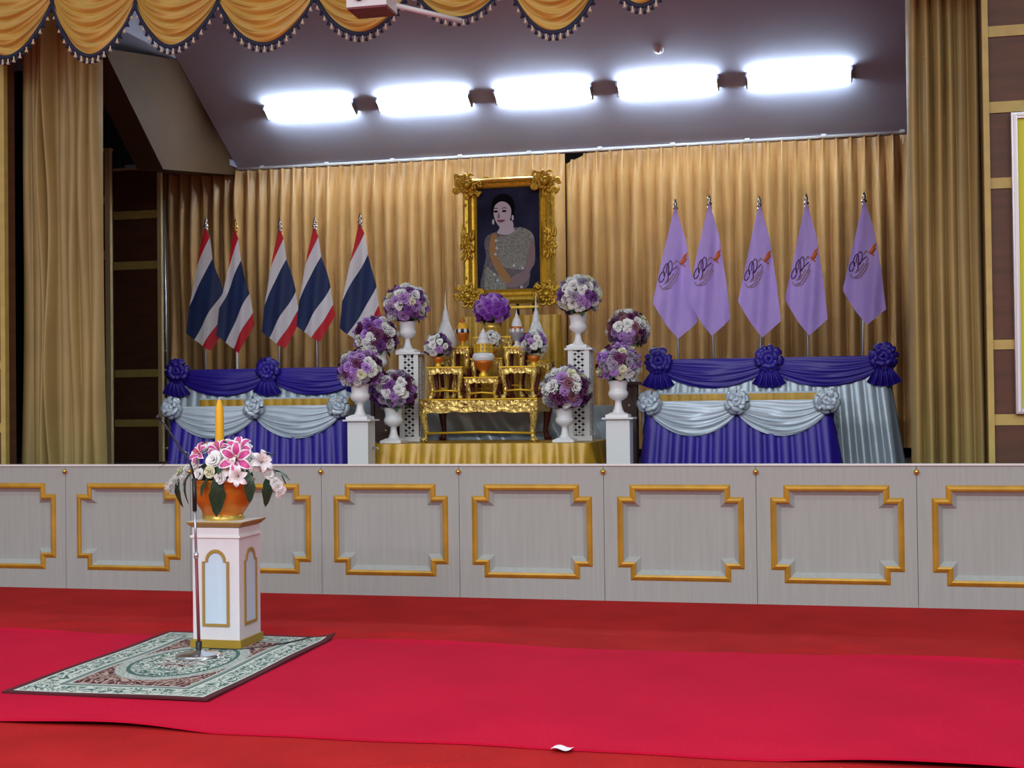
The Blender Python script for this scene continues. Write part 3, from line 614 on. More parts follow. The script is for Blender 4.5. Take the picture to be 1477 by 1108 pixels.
# ------------------------------------------------------------------ flowers
def rose_mesh(m, seed=0):
    rnd = random.Random(seed); mb = MB()
    for n, r0, R, H, z0 in ((3, .05, .28, .62, .25), (4, .12, .55, .55, .12), (5, .2, .85, .42, 0), (6, .25, 1.05, .20, -.08)):
        for i in range(n):
            th = 2*pi*(i+rnd.uniform(-.1, .1))/n; wd = pi/n*1.25; jr = rnd.uniform(.85, 1.12); jz = rnd.uniform(.8, 1.3)
            def fn(u, v, th=th, wd=wd, jr=jr, jz=jz, r0=r0, R=R, H=H, z0=z0):
                a = (2*u-1); ang = th+a*wd*(.5+.5*v**.5); r = (r0+(R-r0)*v**.8*(1-.14*a*a))*jr; return (r*cos(ang), r*sin(ang), z0+jz*H*sin(v*pi*.62)*(1-.2*a*a)+.07*v*sin(5*a+th))
            mb.grid(fn, 4, 3)
    return mb.mesh('rose', m)
ROSE = {k: rose_mesh('rose_'+k, i) for i, k in enumerate(('white', 'lilac', 'purple', 'plum', 'violet', 'mauve', 'grey', 'cream', 'rust'))}
def leaf_mesh(L=1, W_=.3, curl=.3, m='leaf', lobes=0):
    def fn(u, v):
        k = (2*u-1); w_ = W_*sin(pi*min(1, v*.97+.03))**.8*(1+lobes*abs(sin(v*9))); return (k*w_, L*v, -curl*v*v*L+.12*abs(k)*w_)
    return MB().grid(fn, 4, 8).mesh('leaf', m)
LEAF = leaf_mesh()
def out_rot(d, spin=0): return d.to_track_quat('Z', 'Y').to_euler() if not spin else (d.to_track_quat('Z', 'Y') @ Matrix.Rotation(spin, 3, 'Z').to_quaternion()).to_euler()
def bouquet(name, label, c, r, pal, seed, n=58, rs=.285, squash=.95, group=None, low=-.66):
    rnd = random.Random(seed); c = Vector(c); t = thing(name, label, 'bouquet', c-Vector((0, 0, r*.75)), group); o_ = Vector(t.location)
    MB().ell(c-o_, (r*.86, r*.86, r*.80*squash), 0, 14, 10).build('foliage', 'foliage', t)
    for i in range(n):
        zc = 1-(1-low)*(i+.5)/n; a = i*2.39996+rnd.uniform(-.15, .15); q = sqrt(max(0, 1-zc*zc)); d = Vector((q*cos(a), q*sin(a), zc)); p = c-o_+Vector((d.x*r*.86, d.y*r*.86, d.z*r*.86*squash))
        link('rose', ROSE[rnd.choice(pal)], t, p, out_rot(d, rnd.uniform(.1, 6)), r*rs*rnd.uniform(.78, 1.12))
    for i in range(16):
        a = rnd.uniform(0, 6.28); zc = rnd.uniform(low-.15, .6); q = sqrt(1-zc*zc); d = Vector((q*cos(a), q*sin(a), zc)); p = c-o_+d*r*.72
        e = d.to_track_quat('Y', 'Z').to_euler(); link('leaf', LEAF, t, p, e, r*rnd.uniform(.34, .46))
    return t
UP = [(.085, .045), (.075, .06), (.052, .11), (.042, .16), (.040, .205), (.062, .215), (.105, .245), (.124, .285), (.118, .315), (.106, .33), (.106, .36), (.110, .40), (.122, .44), (.122, .455), (.105, .455), (.095, .38)]
def urn(label, c, h, group='white pedestal urns'):
    s = h/.455; t = thing('urn', label, 'urn', c, group)
    MB().lathe([(r*s, z*s) for r, z in UP], 40, flute=.018, nfl=14).build('vase', 'white_plastic', t)
    w_ = .14*s; m_ = MB().box((-w_, -w_, 0), (w_, w_, .035*s)); m_.add([(x*w_*k, y*w_*k, z*s) for k, z in ((.92, .035), (.58, .06)) for x, y in ((-1, -1), (1, -1), (1, 1), (-1, 1))], [(0, 1, 5, 4), (1, 2, 6, 5), (2, 3, 7, 6), (3, 0, 4, 7), (4, 5, 6, 7)]); m_.build('plinth', 'white_plastic', t)
    return t
W4 = ['white', 'white', 'white', 'lilac', 'lilac', 'purple', 'cream']; P4 = ['white', 'white', 'lilac', 'purple', 'plum', 'plum', 'mauve', 'white']; L4 = ['lilac', 'mauve', 'mauve', 'white', 'plum', 'cream', 'lilac', 'grey']; R4 = ['white', 'cream', 'lilac', 'rust', 'plum', 'white', 'purple', 'grey']
def vase_set(bx, by, rpx, ubx, uby, utop, Y, pal, seed, where, base=None):
    s = P(ubx, uby, Y); top = P(ubx, utop, Y); urn('white fluted urn standing '+where, (s.x, Y, base if base is not None else s.z), top.z-(base if base is not None else s.z))
    c = P(bx, by, Y); r = (P(bx+rpx, by, Y)-c).length
    return bouquet('rose_bouquet', 'rose bouquet in the urn '+where, c, r, pal, seed, group='rose bouquets around the altar')
def lattice_pillar(label, xa, xb, ytop, Y):
    a, b = P(xa, ytop, Y), P(xb, ytop, Y); w_ = (b.x-a.x); t = thing('lattice_pillar', label, 'pillar', ((a.x+b.x)/2, Y+w_/2, PZ), 'white lattice pillars'); h = a.z-PZ; hw = w_/2-.018
    MB().box((-hw-.03, -hw-.03, h-.022), (hw+.03, hw+.03, h)).build('top_plate', 'white_paint', t); MB().box((-hw-.022, -hw-.022, 0), (hw+.022, hw+.022, .05)).build('plinth', 'white_paint', t)
    for sx in (-1, 1):
        for sy in (-1, 1): MB().box((sx*hw-.024*(sx > 0)-.024*(sx > 0)+(.0 if sx > 0 else 0), sy*hw-.012, .05), (sx*hw+.048*(sx < 0), sy*hw+.012, h-.022)).build('post', 'white_paint', t)
    g_ = hw-.046
    def lat(name):
        m_ = MB(); st = .058; L_ = 2*g_
        zz = .05-L_
        while zz < h:
            for s in (1, -1):
                x0, z0, x1, z1 = -g_*s, zz, g_*s, zz+L_
                lo, hi = max(.05, z0), min(h-.022, z1)
                if hi-lo > .02:
                    f0, f1 = (lo-z0)/L_, (hi-z0)/L_; xa_, xb_ = lerp(x0, x1, f0), lerp(x0, x1, f1)
                    m_.prism([(xa_, lo-.0), (xa_, lo+.026), (xb_, hi), (xb_, hi-.026)], -.004, .004)
            zz += st
        return m_.mesh(name, 'white_paint')
    lm = lat('lattice')
    link('lattice', lm, t, (0, -hw, 0)); link('lattice', lm, t, (hw, 0, 0), (0, 0, pi/2)); link('lattice', lm, t, (-hw, 0, 0), (0, 0, pi/2))
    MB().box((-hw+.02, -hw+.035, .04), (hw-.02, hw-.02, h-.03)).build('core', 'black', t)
    return a.z
def box_stand(label, xa, xb, ytop, Y):
    a, b = P(xa, ytop, Y), P(xb, ytop, Y); w_ = b.x-a.x; t = thing('box_pedestal', label, 'pedestal', ((a.x+b.x)/2, Y+w_/2, FZ), 'white box pedestals'); h = a.z-FZ
    MB().box((-w_/2, -w_/2, 0), (w_/2, w_/2, h-.015)).build('body', 'white_paint', t); MB().box((-w_/2-.035, -w_/2-.035, h-.015), (w_/2+.035, w_/2+.035, h)).build('top_plate', 'white_paint', t)
    MB().box((-w_/2-.012, -w_/2-.012, 0), (w_/2+.012, w_/2+.012, .06)).build('foot_board', 'white_paint', t)
    return a.z, t
def wood_stand(label, xa, xb, ytop, Y, z0):
    a, b = P(xa, ytop, Y), P(xb, ytop, Y); w_ = b.x-a.x; t = thing('wooden_stand', label, 'stand', ((a.x+b.x)/2, Y+w_/2, z0), 'dark wooden flower stands'); h = a.z-z0; hw = w_/2
    MB().box((-hw-.03, -hw-.03, h-.03), (hw+.03, hw+.03, h)).build('top_plate', 'dark_wood', t); MB().box((-hw+.02, -hw+.02, .02), (hw-.02, hw-.02, h-.03)).build('panel', 'dark_wood', t)
    for sx in (-1, 1):
        for sy in (-1, 1): MB().box((sx*(hw-.018)-.018, sy*(hw-.018)-.018, 0), (sx*(hw-.018)+.018, sy*(hw-.018)+.018, h-.03)).build('post', 'dark_wood', t)
    st_ = MB().lathe([(.010, 0), (.009, .006), (0, .009)], 8); st_.v = [(x, -z-hw+.02, y) for x, y, z in st_.v]; sm_ = st_.mesh('stud', 'trim_cream')
    for k in range(6): link('stud', sm_, t, (hw*.3, 0, h*.2+k*h*.11))
    return a.z
# towers to both sides of the altar
w1 = 'on the lattice pillar beside the striped flags'; w2 = 'on the lattice pillar towards the lilac flags'
zp = lattice_pillar('white lattice pillar beside the striped flags', 572.5, 605, 508.5, 2.15); vase_set(586.5, 440.5, 30, 588, 506, 464, 2.28, W4, 1, w1, zp)
zp = lattice_pillar('white lattice pillar towards the lilac flags', 816, 852, 502, 2.15); vase_set(835.5, 428, 31, 834, 500, 455, 2.28, W4+['grey'], 2, w2, zp)
zw = wood_stand('dark wooden stand behind the white boxes by the striped flags', 534, 566, 553, 2.0, PZ); vase_set(542, 487, 29.5, 546, 552, 505, 2.12, P4, 3, 'on the dark wooden stand by the striped flags', zw)
zw = wood_stand('dark wooden stand behind the white boxes by the lilac flags', 887, 917, 551, 2.0, FZ); vase_set(905.5, 476, 30, 902, 550, 498, 2.12, R4, 4, 'on the dark wooden stand by the lilac flags', zw)
zw, bt = box_stand('white box pedestal by the table below the striped flags', 501, 530.5, 605.5, 1.28); MB().tube([(.105, .02, .30), (.16, .02, .30), (.16, .02, .26)], .008, 6).build('hook', 'metal_grey', bt)
vase_set(519.5, 534, 29.5, 519.5, 604, 553, 1.39, L4+['plum', 'white'], 5, 'on the white box by the striped flags', zw)
zw, bt = box_stand('white box pedestal by the table below the lilac flags', 874, 908, 602.5, 1.28); vase_set(892.5, 526, 31, 892, 601, 549, 1.39, L4, 6, 'on the white box by the lilac flags', zw)
vase_set(567.5, 565, 31, 568, 639, 588, 1.74, P4+['plum', 'grey'], 7, 'on the gold platform nearer the striped flags', PZ)
vase_set(816.5, 563, 35, 815, 638, 588, 1.74, ['white', 'white', 'white', 'lilac', 'plum', 'rust', 'grey', 'cream'], 8, 'on the gold platform nearer the lilac flags', PZ)
# ------------------------------------------------------------------ vessels on the altar tables
def sc(px_, Y): return 1/((P(738+1, 554, Y)-P(738, 554, Y)).length)          # pixels per metre
def lat_thing(name, label, cat, px_, Y, z0, parts, group=None):
    t = thing(name, label, cat, (P(px_, 500, Y).x, Y, z0), group)
    for nm, prof, m, kw in parts: MB().lathe(prof, kw.pop('n', 24), **kw).build(nm, m, t)
    return t
def white_cone(label, px_, Y, z0, k):
    H = P(px_, 418, Y).z-z0
    lat_thing('white_cone', label, 'offering', px_, Y, z0, [('bulb', [(.03, 0), (.06, .012), (.10*k, H*.12), (.118*k, H*.2), (.116*k, H*.26), (.095*k, H*.36), (.06*k, H*.47), (.036, H*.55)], 'thai_white', {}),
        ('rings', [(.036, H*.55), (.042, H*.565), (.034, H*.58), (.038, H*.60), (.030, H*.615), (.032, H*.635), (.022, H*.68), (.014, H*.71)], 'thai_white', {}), ('spire', [(.012, H*.71), (.007, H*.8), (.003, H*.92), (0, H)], 'thai_white', {'n': 10})], 'white spired offerings')
white_cone('white onion shaped offering with spire towards the striped flags', 643, 2.62, zq, .95); white_cone('white onion shaped offering with spire towards the lilac flags', 773.5, 2.63, zs, 1.0)
h = .31
t = lat_thing('amber_cone', 'small amber cone in a patterned cup on the narrow altar table', 'offering', 667.5, 2.45, zl, [('foot', [(.045, 0), (.045, .012), (.018, .03), (.022, .05)], 'bright_gold', {}), ('cup', [(.022, .05), (.055, .08), (.062, .13), (.070, .16), (.05, .16)], 'orange_bowl', {}), ('cone', [(.055, .15), (.058, .19), (.045, .235), (.03, .25)], 'candle', {}), ('knob', [(.012, .25), (.024, .265), (.022, .285), (0, .30)], 'orange_bowl', {})])
pet = MB().ell((0, 0, 0), (.020, .007, .024), 0, 8, 5); pw, pk_ = pet.mesh('petal', 'thai_white'), pet.mesh('petal', 'black')
for i in range(14): link('petal', (pw, pk_)[i % 2], t, (.071*cos(i*2*pi/14), .071*sin(i*2*pi/14), .165), (0, 0, i*2*pi/14+pi/2))
t = lat_thing('grey_urn_cone', 'small grey urn with white pointed lid on the narrow altar table', 'offering', 745.5, 2.45, zr, [('foot', [(.04, 0), (.04, .012), (.018, .03), (.022, .055)], 'thai_white', {}), ('cup', [(.022, .055), (.058, .09), (.068, .15), (.066, .185)], 'grey_ceramic', {}), ('band', [(.068, .18), (.072, .19), (.068, .205)], 'orange_bowl', {}), ('lid', [(.05, .20), (.052, .23), (.036, .28), (.014, .31), (.016, .325), (.006, .345), (0, .40)], 'thai_white', {})])
for i in range(8): link('petal', pw, t, (.068*cos(i*pi/4-.4), .068*sin(i*pi/4-.4), .165), (0, 0, i*pi/4-.4+pi/2))
t = lat_thing('domed_offering_bowl', 'amber bowl with white cushion and gilt railed white dome', 'offering', 697, 2.16, zC, [('foot', [(.045, 0), (.05, .02), (.03, .045), (.03, .06)], 'bright_gold', {}), ('bowl', [(.03, .055), (.07, .09), (.092, .135), (.098, .165)], 'orange_bowl', {'flute': .02, 'nfl': 20, 'n': 60}), ('cushion', [(.09, .163), (.108, .175), (.112, .20), (.102, .23), (.08, .245), (0, .247)], 'thai_white', {}), ('dome', [(.06, .245), (.064, .29), (.060, .33), (.066, .335), (.055, .36), (.05, .385), (.054, .39), (.036, .425), (.02, .45), (.022, .46), (.008, .475), (0, .50)], 'thai_white', {})])
rl = MB().box((-.008, -.006, 0), (.008, .006, .085)).mesh('rail_post', 'bright_gold')
for i in range(16): link('rail_post', rl, t, (.088*cos(i*pi/8), .088*sin(i*pi/8), .245), (0, 0, i*pi/8+pi/2))
for z in (.252, .29, .328): MB().tube([(.088*cos(i*pi/12), .088*sin(i*pi/12), z) for i in range(25)], .006, 6, cap=False).build('rail_ring', 'bright_gold', t)
def flower_bowl(px_, fy, rpx, Y, z0, label, blabel, pal, seed, m='orange_bowl', hb=.105, n=30, kx=1):
    t = lat_thing('offering_bowl', blabel, 'bowl', px_, Y, z0, [('foot', [(.036*kx, 0), (.036*kx, .012), (.02, .03), (.022, .04)], 'bright_gold', {}), ('bowl', [(.022, .04), (.05*kx, .06), (.066*kx, hb), (.06*kx, hb), (.03, .06)], m, {})])
    c = P(px_, fy, Y); r = (P(px_+rpx, fy, Y)-c).length; bouquet('bowl_flowers', label, c, r, pal, seed, n, .33, .95)
flower_bowl(632, 500, 18.5, 2.17, zL, 'small white and lilac flowers in the bowl by the striped flags', 'amber footed bowl holding flowers by the striped flags', ['white', 'white', 'grey', 'purple', 'lilac'], 21)
flower_bowl(770, 495.5, 19, 2.17, zR, 'small white and lilac flowers in the bowl by the lilac flags', 'amber footed bowl holding flowers by the lilac flags', ['white', 'white', 'grey', 'purple', 'lilac'], 22)
flower_bowl(709.5, 447.5, 24, 2.63, zt, 'violet rose bouquet at the top of the altar below the portrait', 'wide gilt bowl under the violet rose bouquet', ['violet', 'violet', 'mauve', 'violet'], 23, 'bowl_foot', .13, 40, 1.35)
flower_bowl(709, 490, 13, 2.40, zm, 'small white flowers behind the white domed offering', 'little amber bowl behind the white domed offering', ['white', 'white', 'white', 'grey'], 24, hb=.08)
# ------------------------------------------------------------------ runner, rug and tape on the floor
e0 = lambda x: -4.56+.012*sin(3.1*x)+.008*sin(7.3*x+1); e1 = lambda x: -2.12+.02*sin(1.7*x+.6)-.03*max(0, x)
def rn(u, v):
    x = lerp(-9.4, 4.4, u); y = lerp(e0(x), e1(x), v); ed = math.exp(-(v/.012)**2)
    lift = ed*.028*max(0, sin(2.3*x+.4)*sin(.9*x+1.2))+math.exp(-((1-v)/.012)**2)*.02*max(0, sin(1.9*x))
    return (x, y, .014+lift+max(0, floor_z(x, y)))
r_ = MB().grid(rn, 300, 70); r_.grid(lambda u, v: (lambda p: (p[0], p[1], p[2]-.011*(1-v)))(rn(u, 0)), 300, 1); r_.grid(lambda u, v: (lambda p: (p[0], p[1], p[2]-.011*v))(rn(u, 1)), 300, 1)
tag(r_.build('carpet_runner', 'runner_red'), 'wide crimson carpet runner laid across the red floor', 'carpet')
c0, c1, c2, c3 = G(1, 1004), G(299, 1018.5), G(471, 919), G(229, 921)
RX0, RX1, RY0, RY1 = c0.x+.005, c1.x-.01, c0.y, -2.06; hx, hy = (RX1-RX0)/2, (RY1-RY0)/2
def rug_mat():
    m = mat('rug', (.3, .1, .1), .95); nt = m.node_tree; b = nt.nodes['Principled BSDF']; N = nt.nodes.new; Lk = nt.links.new
    tc = N('ShaderNodeTexCoord'); sp = N('ShaderNodeSeparateXYZ'); Lk(tc.outputs['Object'], sp.inputs[0])
    def mt(op, a, bb=None, c=None):
        n = N('ShaderNodeMath'); n.operation = op
        for i, v in enumerate((a, bb, c)):
            if v is None: continue
            if isinstance(v, (int, float)): n.inputs[i].default_value = v
            else: Lk(v, n.inputs[i])
        return n.outputs[0]
    ax, ay = mt('ABSOLUTE', sp.outputs[0]), mt('ABSOLUTE', sp.outputs[1])
    d = mt('MINIMUM', mt('SUBTRACT', hx, ax), mt('SUBTRACT', hy, ay))
    e = mt('SQRT', mt('ADD', mt('POWER', mt('DIVIDE', sp.outputs[0], .36), 2), mt('POWER', mt('DIVIDE', sp.outputs[1], .56), 2)))
    def ramp(src, stops):
        r = N('ShaderNodeValToRGB'); r.color_ramp.interpolation = 'CONSTANT'; Lk(src, r.inputs[0]); el = r.color_ramp.elements
        while len(el) < len(stops): el.new(.5)
        for q, (p_, c) in zip(el, stops): q.position = p_; q.color = (*c, 1)
        return r.outputs[0]
    def scroll(scale, thr, off=0):
        nz = N('ShaderNodeTexNoise'); nz.inputs['Scale'].default_value = scale; nz.inputs['Detail'].default_value = 1.5; nz.inputs['Distortion'].default_value = 1.8
        mp = N('ShaderNodeMapping'); mp.inputs['Location'].default_value = (off, off, 0); cb = N('ShaderNodeCombineXYZ'); Lk(ax, cb.inputs[0]); Lk(ay, cb.inputs[1]); Lk(cb.outputs[0], mp.inputs[0]); Lk(mp.outputs[0], nz.inputs['Vector'])
        return mt('GREATER_THAN', mt('ABSOLUTE', mt('SINE', mt('MULTIPLY', nz.outputs['Fac'], 20))), thr)
    def mix(f, a, bb):
        n = N('ShaderNodeMix'); n.data_type = 'RGBA'; Lk(f, n.inputs[0])
        for i, v in ((6, a), (7, bb)):
            if isinstance(v, tuple): n.inputs[i].default_value = (*v, 1)
            else: Lk(v, n.inputs[i])
        return n.outputs[2]
    cream, green, maroon, grey = (.56, .60, .55), (.05, .12, .10), (.075, .004, .012), (.21, .25, .24); pk_ = (.42, .31, .26)
    border = mix(scroll(8, .78), cream, green); field = mix(scroll(5.5, .80, 3), maroon, pk_)
    inner = mix(scroll(8, .72, 5), cream, green); core = mix(scroll(9, .62, 7), maroon, cream); ringc = mix(scroll(22, .75, 9), grey, cream)
    c = mix(mt('LESS_THAN', e, 1.0), field, ringc); c = mix(mt('LESS_THAN', e, .84), c, green); c = mix(mt('LESS_THAN', e, .78), c, inner); c = mix(mt('LESS_THAN', e, .40), c, core)
    c = mix(mt('LESS_THAN', d, .27), c, cream); c = mix(mt('LESS_THAN', d, .258), c, grey); c = mix(mt('LESS_THAN', d, .232), c, green); c = mix(mt('LESS_THAN', d, .218), c, cream)
    c = mix(mt('LESS_THAN', d, .20), c, border); c = mix(mt('LESS_THAN', d, .06), c, cream); c = mix(mt('LESS_THAN', d, .045), c, maroon)
    Lk(c, b.inputs['Base Color'])
rug_mat()
def rg_(u, v):
    x, y = lerp(-hx, hx, u), lerp(-hy, hy, v); k = max(0, u-.86)/.14*max(0, v-.9)/.1
    return (x, y, .012+.03*k*k+.004*sin(5*y)*sin(4*x))
r_ = MB().grid(rg_, 40, 60)
for f_, n_ in ((lambda u, v: rg_(u, 0), 40), (lambda u, v: rg_(u, 1), 40), (lambda u, v: rg_(0, u), 60), (lambda u, v: rg_(1, u), 60)):
    r_.grid(lambda u, v, f_=f_: (lambda p: (p[0], p[1], p[2]-.011*v))(f_(u, v)), n_, 1)
RZ = .026
tag(r_.build('patterned_rug', 'rug', None, ((RX0+RX1)/2, (RY0+RY1)/2, .016)), 'oriental rug with cream border and oval medallion under the pedestal', 'rug')
p = G(808, 1081, .02)
t = tag(MB().grid(lambda u, v: (lerp(-.045, .045, u)+.01*v, lerp(-.03, .03, v), .004+.006*sin(6*u)), 6, 3).build('tape_scrap', 'tape', None, (p.x, p.y+.02, .018)), 'small pale tape scrap on the edge of the runner', 'tape')
# ------------------------------------------------------------------ pedestal, bowl, flowers, candle
pz = RZ+.004; pcx, pcy, pw = -3.845, -2.42, .165
t = thing('pedestal', 'square white pedestal with gilt arched panels standing on the rug', 'pedestal', (pcx, pcy, pz)); ph_ = P(341, 753, pcy-pw).z-pz
MB().box((-pw-.014, -pw-.014, 0), (pw+.014, pw+.014, .052)).build('plinth', 'plinth_gold', t)
MB().box((-pw, -pw, .052), (pw, pw, ph_-.04)).build('shaft', 'pedestal_white', t)
MB().box((-pw-.012, -pw-.012, ph_-.105), (pw+.012, pw+.012, ph_-.09)).build('neck_moulding', 'lip_white', t)
m_ = MB(); 
k0, k1 = pw+.004, pw+.032
m_.add([(x*k, y*k, z) for k, z in ((k0, ph_-.036), (k1, ph_-.008), (k1, ph_)) for x, y in ((-1, -1), (1, -1), (1, 1), (-1, 1))], [(0, 1, 5, 4), (1, 2, 6, 5), (2, 3, 7, 6), (3, 0, 4, 7), (4, 5, 9, 8), (5, 6, 10, 9), (6, 7, 11, 10), (7, 4, 8, 11), (3, 2, 1, 0)]); m_.add([(x*k1, y*k1, ph_) for x, y in ((-1, -1), (1, -1), (1, 1), (-1, 1))], [(0, 1, 2, 3)], 1)
m_.build('cornice', ['pedestal_gold', 'lip_white'], t)
def arch(k):            # shouldered arch outline
    w_, z0, z1, r = .095-k, .14+k, .565-k*.2, .072-k
    return [(-w_, z0), (w_, z0), (w_, z1), (r, z1)]+[(r*cos(a*pi/12), z1+.004+r*sin(a*pi/12)*1.05) for a in range(13)]+[(-r, z1), (-w_, z1)]
for face in range(4):
    m_ = MB(); A1, A2 = arch(0), arch(.017); n = len(A1)
    for i in range(n):
        j = (i+1) % n; m_.add([(A1[i][0], 0, A1[i][1]), (A1[j][0], 0, A1[j][1]), (A1[j][0], -.010, A1[j][1]), (A1[i][0], -.010, A1[i][1]), (A2[i][0], -.010, A2[i][1]), (A2[j][0], -.010, A2[j][1]), (A2[j][0], -.002, A2[j][1]), (A2[i][0], -.002, A2[i][1])], [(0, 1, 2, 3), (3, 2, 5, 4), (4, 5, 6, 7)])
    R_ = Matrix.Rotation(face*pi/2, 4, 'Z'); q_ = R_ @ Vector((0, -pw, 0))
    pn = link('arch_panel', MB().add([(x, -.002, z) for x, z in A2], [tuple(range(n))]).mesh('arch_panel', 'panel_blue'), t, q_, (0, 0, face*pi/2)); link('arch_moulding', m_.mesh('arch_moulding', 'pedestal_gold'), pn)
bz = pz+ph_; bc = Vector((P(323, 748, -2.42).x, pcy, bz)); s = 1.0
t = thing('flower_bowl', 'amber gold bowl on the white pedestal', 'bowl', bc)
hb = P(323, 692, pcy-.1).z-bz
MB().lathe([(.130, 0), (.138, .006), (.136, .018), (.128, .026), (.128, .036)], 40).build('foot_ring', 'bowl_foot', t)
MB().lathe([(.125, .034), (.14, .055), (.175, .11), (.198, .16), (.203, .20), (.200, .225), (.204, .23), (.200, .24), (.205, .262), (.214, hb-.004), (.205, hb), (.19, .2), (.10, .06)], 48).build('bowl', 'bowl_gold', t)
fz = bz+hb
t = thing('flower_arrangement', 'arrangement of pink lilies, white roses and leaves in the amber bowl', 'flowers', (bc.x, bc.y, fz-.04)); rnd = random.Random(12)
def lily_mesh(inner):
    mb = MB()
    for i in range(6):
        th = i*pi/3; L = 1.0 if i % 2 else .92
        def fn(u, v, th=th, L=L):
            k = 2*u-1; w_ = .24*sin(pi*min(1, v*.93+.07))**.8; r = .06+L*v*.85; z = .55*sin(v*2.0)-.25*v*v; x, y = r, k*w_
            return (x*cos(th)-y*sin(th), x*sin(th)+y*cos(th), z+.10*k*k*(1-v))
        mb.grid(fn, 6, 8, mfn=lambda u, v: 1 if (abs(2*u-1) > .68 or v > .93) else 0)
    for i in range(6):
        a = i*pi/3+.4; mb.tube([(0, 0, .05), (.12*cos(a), .12*sin(a), .45), (.2*cos(a), .2*sin(a), .66)], [.012, .010, .028], 5, 2)
    return mb.mesh('lily', [inner, 'lily_white', 'stamen'])
LILY = lily_mesh('lily_pink'); LILW = lily_mesh('lily_white')
def put(me, nm, dx, dy, dz, d, sc_, spin=0): link(nm, me, t, (dx, dy, dz), out_rot(Vector(d).normalized(), spin), sc_)
def AT(x, y, dy): p = P(x, y, bc.y+dy); return (p.x-bc.x, dy, p.z-(fz-.04))
MB().ell((0, 0, .06), (.20, .18, .11), 0, 14, 8).build('foliage', 'foliage', t)
for x, y, dy, d, s_ in ((341, 664, -.17, (.3, -1, .25), .135), (345, 650, -.10, (.1, -.7, .8), .115), (291, 657, -.13, (-.5, -.8, .5), .10), (316, 651, -.06, (-.1, -.6, .9), .10)):
    put(LILY, 'lily', *AT(x, y, dy), d, s_, rnd.uniform(0, 1))
for x, y, dy, d, s_ in ((333, 676, -.20, (0, -1, .1), .095), (344, 687, -.22, (.2, -1, -.1), .085), (375, 668, -.10, (.8, -.5, .4), .10), (300, 651, .0, (-.2, -.3, 1), .10)): put(LILW, 'white_lily', *AT(x, y, dy), d, s_, rnd.uniform(0, 1))
for x, y, dy, d, r in ((309, 664, -.17, (0, -1, .3), .058), (296, 650, -.06, (-.3, -.6, .8), .05), (354, 646, 0, (.3, -.4, .8), .045), (362, 662, -.08, (.6, -.6, .4), .045), (303, 681, -.2, (-.3, -1, 0), .045), (325, 680, -.2, (0, -1, .1), .04), (329, 640, .03, (0, -.5, 1), .04), (272, 677, -.10, (-.8, -.6, .2), .040), (262, 680, -.08, (-.8, -.5, .1), .040), (256, 690, -.10, (-.8, -.6, -.1), .042), (246, 703, -.10, (-.8, -.6, -.2), .045), (380, 677, -.06, (.8, -.5, .3), .045), (388, 684, -.06, (.8, -.6, .1), .042), (396, 696, -.06, (.8, -.6, -.1), .040), (404, 708, -.05, (.8, -.6, -.2), .042), (283, 668, -.12, (-.4, -.9, .2), .04), (318, 690, -.23, (-.1, -1, -.1), .042), (288, 684, -.19, (-.4, -1, 0), .042), (356, 676, -.17, (.5, -.9, .1), .042), (368, 672, -.12, (.7, -.7, .2), .045), (266, 688, -.1, (-.7, -.7, 0), .04), (250, 697, -.11, (-.8, -.6, -.1), .04), (322, 656, -.11, (0, -.8, .6), .045), (284, 655, -.05, (-.5, -.5, .7), .04), (400, 702, -.07, (.7, -.7, -.2), .04)):
    put(ROSE['white'] if rnd.random() > .1 else ROSE['cream'], 'rose', *AT(x, y, dy), d, r, rnd.uniform(0, 6))
BL = leaf_mesh(1, .17, .55, 'leaf', .35)
for x, y, dy, d, L in ((313, 686, -.22, (.15, -.25, -1), .25), (262, 664, -.05, (-1, -.3, .15), .15), (270, 690, -.10, (-.35, -.3, -1), .16), (258, 690, -.07, (-.2, -.3, -1), .18), (360, 684, -.18, (.2, -.4, -1), .17), (384, 690, -.05, (.3, -.3, -1), .17), (352, 672, -.17, (.5, -.6, -.4), .12), (330, 652, -.02, (0, -.3, 1), .10), (392, 680, -.03, (1, -.2, .1), .14), (284, 678, -.15, (-.6, -.6, -.3), .13), (276, 658, -.02, (-.6, -.1, .6), .13), (300, 690, -.2, (-.4, -.6, -.6), .12), (370, 658, -.04, (.6, -.3, .5), .13), (320, 672, -.2, (.2, -1, 0), .10)):
    dv = Vector(d).normalized(); link('leaf', BL, t, AT(x, y, dy), dv.to_track_quat('Y', 'Z').to_euler(), L)
for a, b, c in (((270, 676, -.09), (255, 686, -.1), (245, 704, -.1)), ((378, 674, -.05), (392, 690, -.06), (404, 710, -.05)), ((372, 664, -.02), (384, 658, 0), (398, 654, .02)), ((385, 676, -.02), (404, 680, -.02), (412, 698, -.02))): MB().tube([AT(*a), AT(*b), AT(*c)], .004, 6).build('stem', 'leaf', t)
ct, cb_ = P(316, 573, pcy), P(317, 652, pcy)
t = thing('candle', 'tall yellow candle standing among the pink lilies', 'candle', (cb_.x, pcy, fz-.1)); H = ct.z-(fz-.1)
MB().lathe([(.028, 0), (.030, H*.3), (.029, H*.6), (.0285, H*.87), (.012, H*.97), (.006, H*.975)], 14).build('wax', 'candle', t); MB().tube([(0, 0, H*.97), (.002, 0, H)], .004, 6).build('wick', 'wick', t)
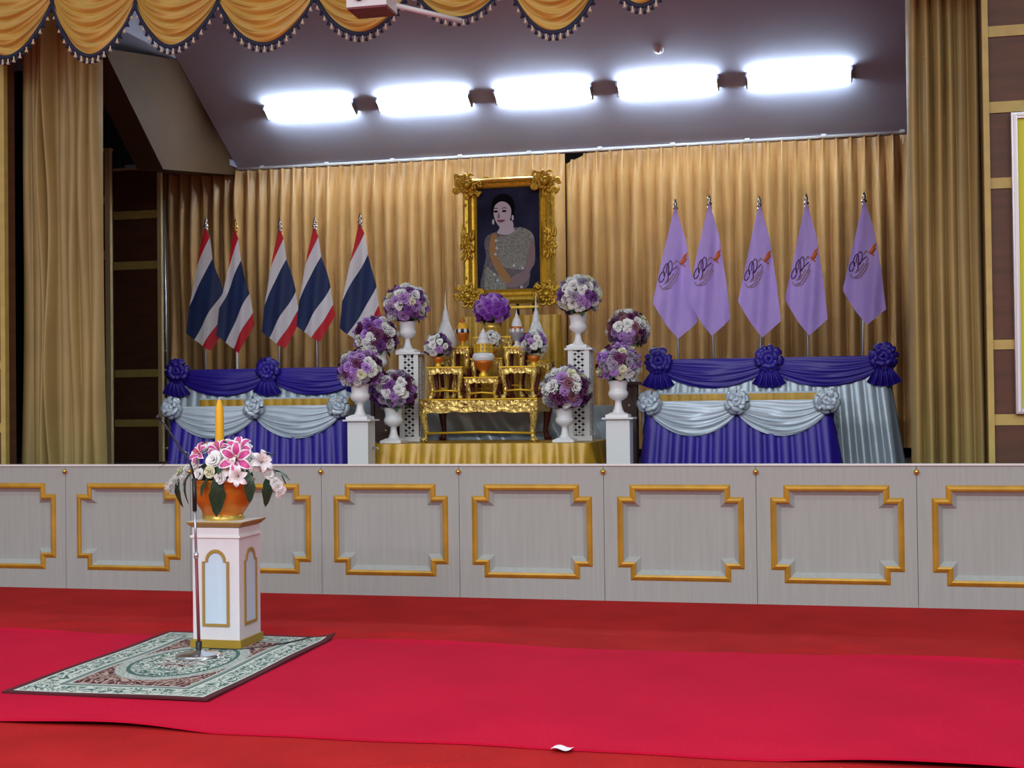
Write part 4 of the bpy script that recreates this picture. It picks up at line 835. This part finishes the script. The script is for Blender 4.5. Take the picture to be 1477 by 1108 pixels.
# ------------------------------------------------------------------ microphone stand
mb_ = G(287, 947, .03); t = thing('microphone_stand', 'microphone stand with black gooseneck in front of the pedestal', 'microphone', (mb_.x, mb_.y, RZ+.006)); o_ = Vector(t.location)
MB().lathe([(.145, 0), (.145, .010), (.12, .020), (.04, .028), (.024, .04)], 32).build('base', 'chrome', t); MB().lathe([(.018, .03), (.020, .09), (.014, .095)], 14).build('socket', 'black', t)
def MP(x, y, dy=0): return P(x, y, mb_.y+dy)-o_
mp0 = MP(283, 802); mp1 = MP(281, 735); mp2 = MP(280, 690)
MB().tube([(0, 0, .08), (mp0.x, 0, mp0.z)], .0105, 10).build('lower_tube', 'maroon_plastic', t); MB().tube([(mp0.x, 0, mp0.z-.015), (mp0.x, 0, mp0.z+.02)], .015, 10).build('clutch', 'chrome', t); MB().tube([(mp0.x, 0, mp0.z), (mp1.x, 0, mp1.z)], .0085, 10).build('upper_tube', 'metal_grey', t)
MB().tube([(mp1.x, 0, mp1.z-.01), (mp2.x, 0, mp2.z)], .014, 10).build('holder', 'black', t)
gp = [MP(280, 690), MP(276, 672, -.01), MP(264, 652, -.02), MP(250, 631, -.03), MP(238, 613, -.04), MP(231, 605, -.05)]
MB().tube(gp, .006, 8).build('gooseneck', 'black', t); MB().tube([gp[-1], MP(228.5, 602, -.055), MP(226, 599.5, -.06)], [.010, .016, .012], 10).build('microphone_head', 'black', t)
cab = [Vector((mb_.x+.05, mb_.y+.10, RZ+.008)), Vector((pcx-.02, pcy-pw-.06, RZ+.006)), Vector((pcx+.16, pcy-pw-.045, RZ+.006)), Vector((pcx+.30, pcy-.10, RZ+.006)), Vector((pcx+.42, pcy+.12, RZ+.006)), Vector((pcx+.50, pcy+.30, RZ+.012))]
cp = []
for i in range(len(cab)-1):
    p0, p1, p2, p3 = cab[max(0, i-1)], cab[i], cab[i+1], cab[min(len(cab)-1, i+2)]
    for k in range(6):
        s = k/6; cp.append(.5*(2*p1+(p2-p0)*s+(2*p0-5*p1+4*p2-p3)*s*s+(3*p1-p0-3*p2+p3)*s**3))
tag(MB().tube(cp, .0045, 6).build('microphone_cable', 'black'), 'thin black cable curving over the rug around the pedestal', 'cable')
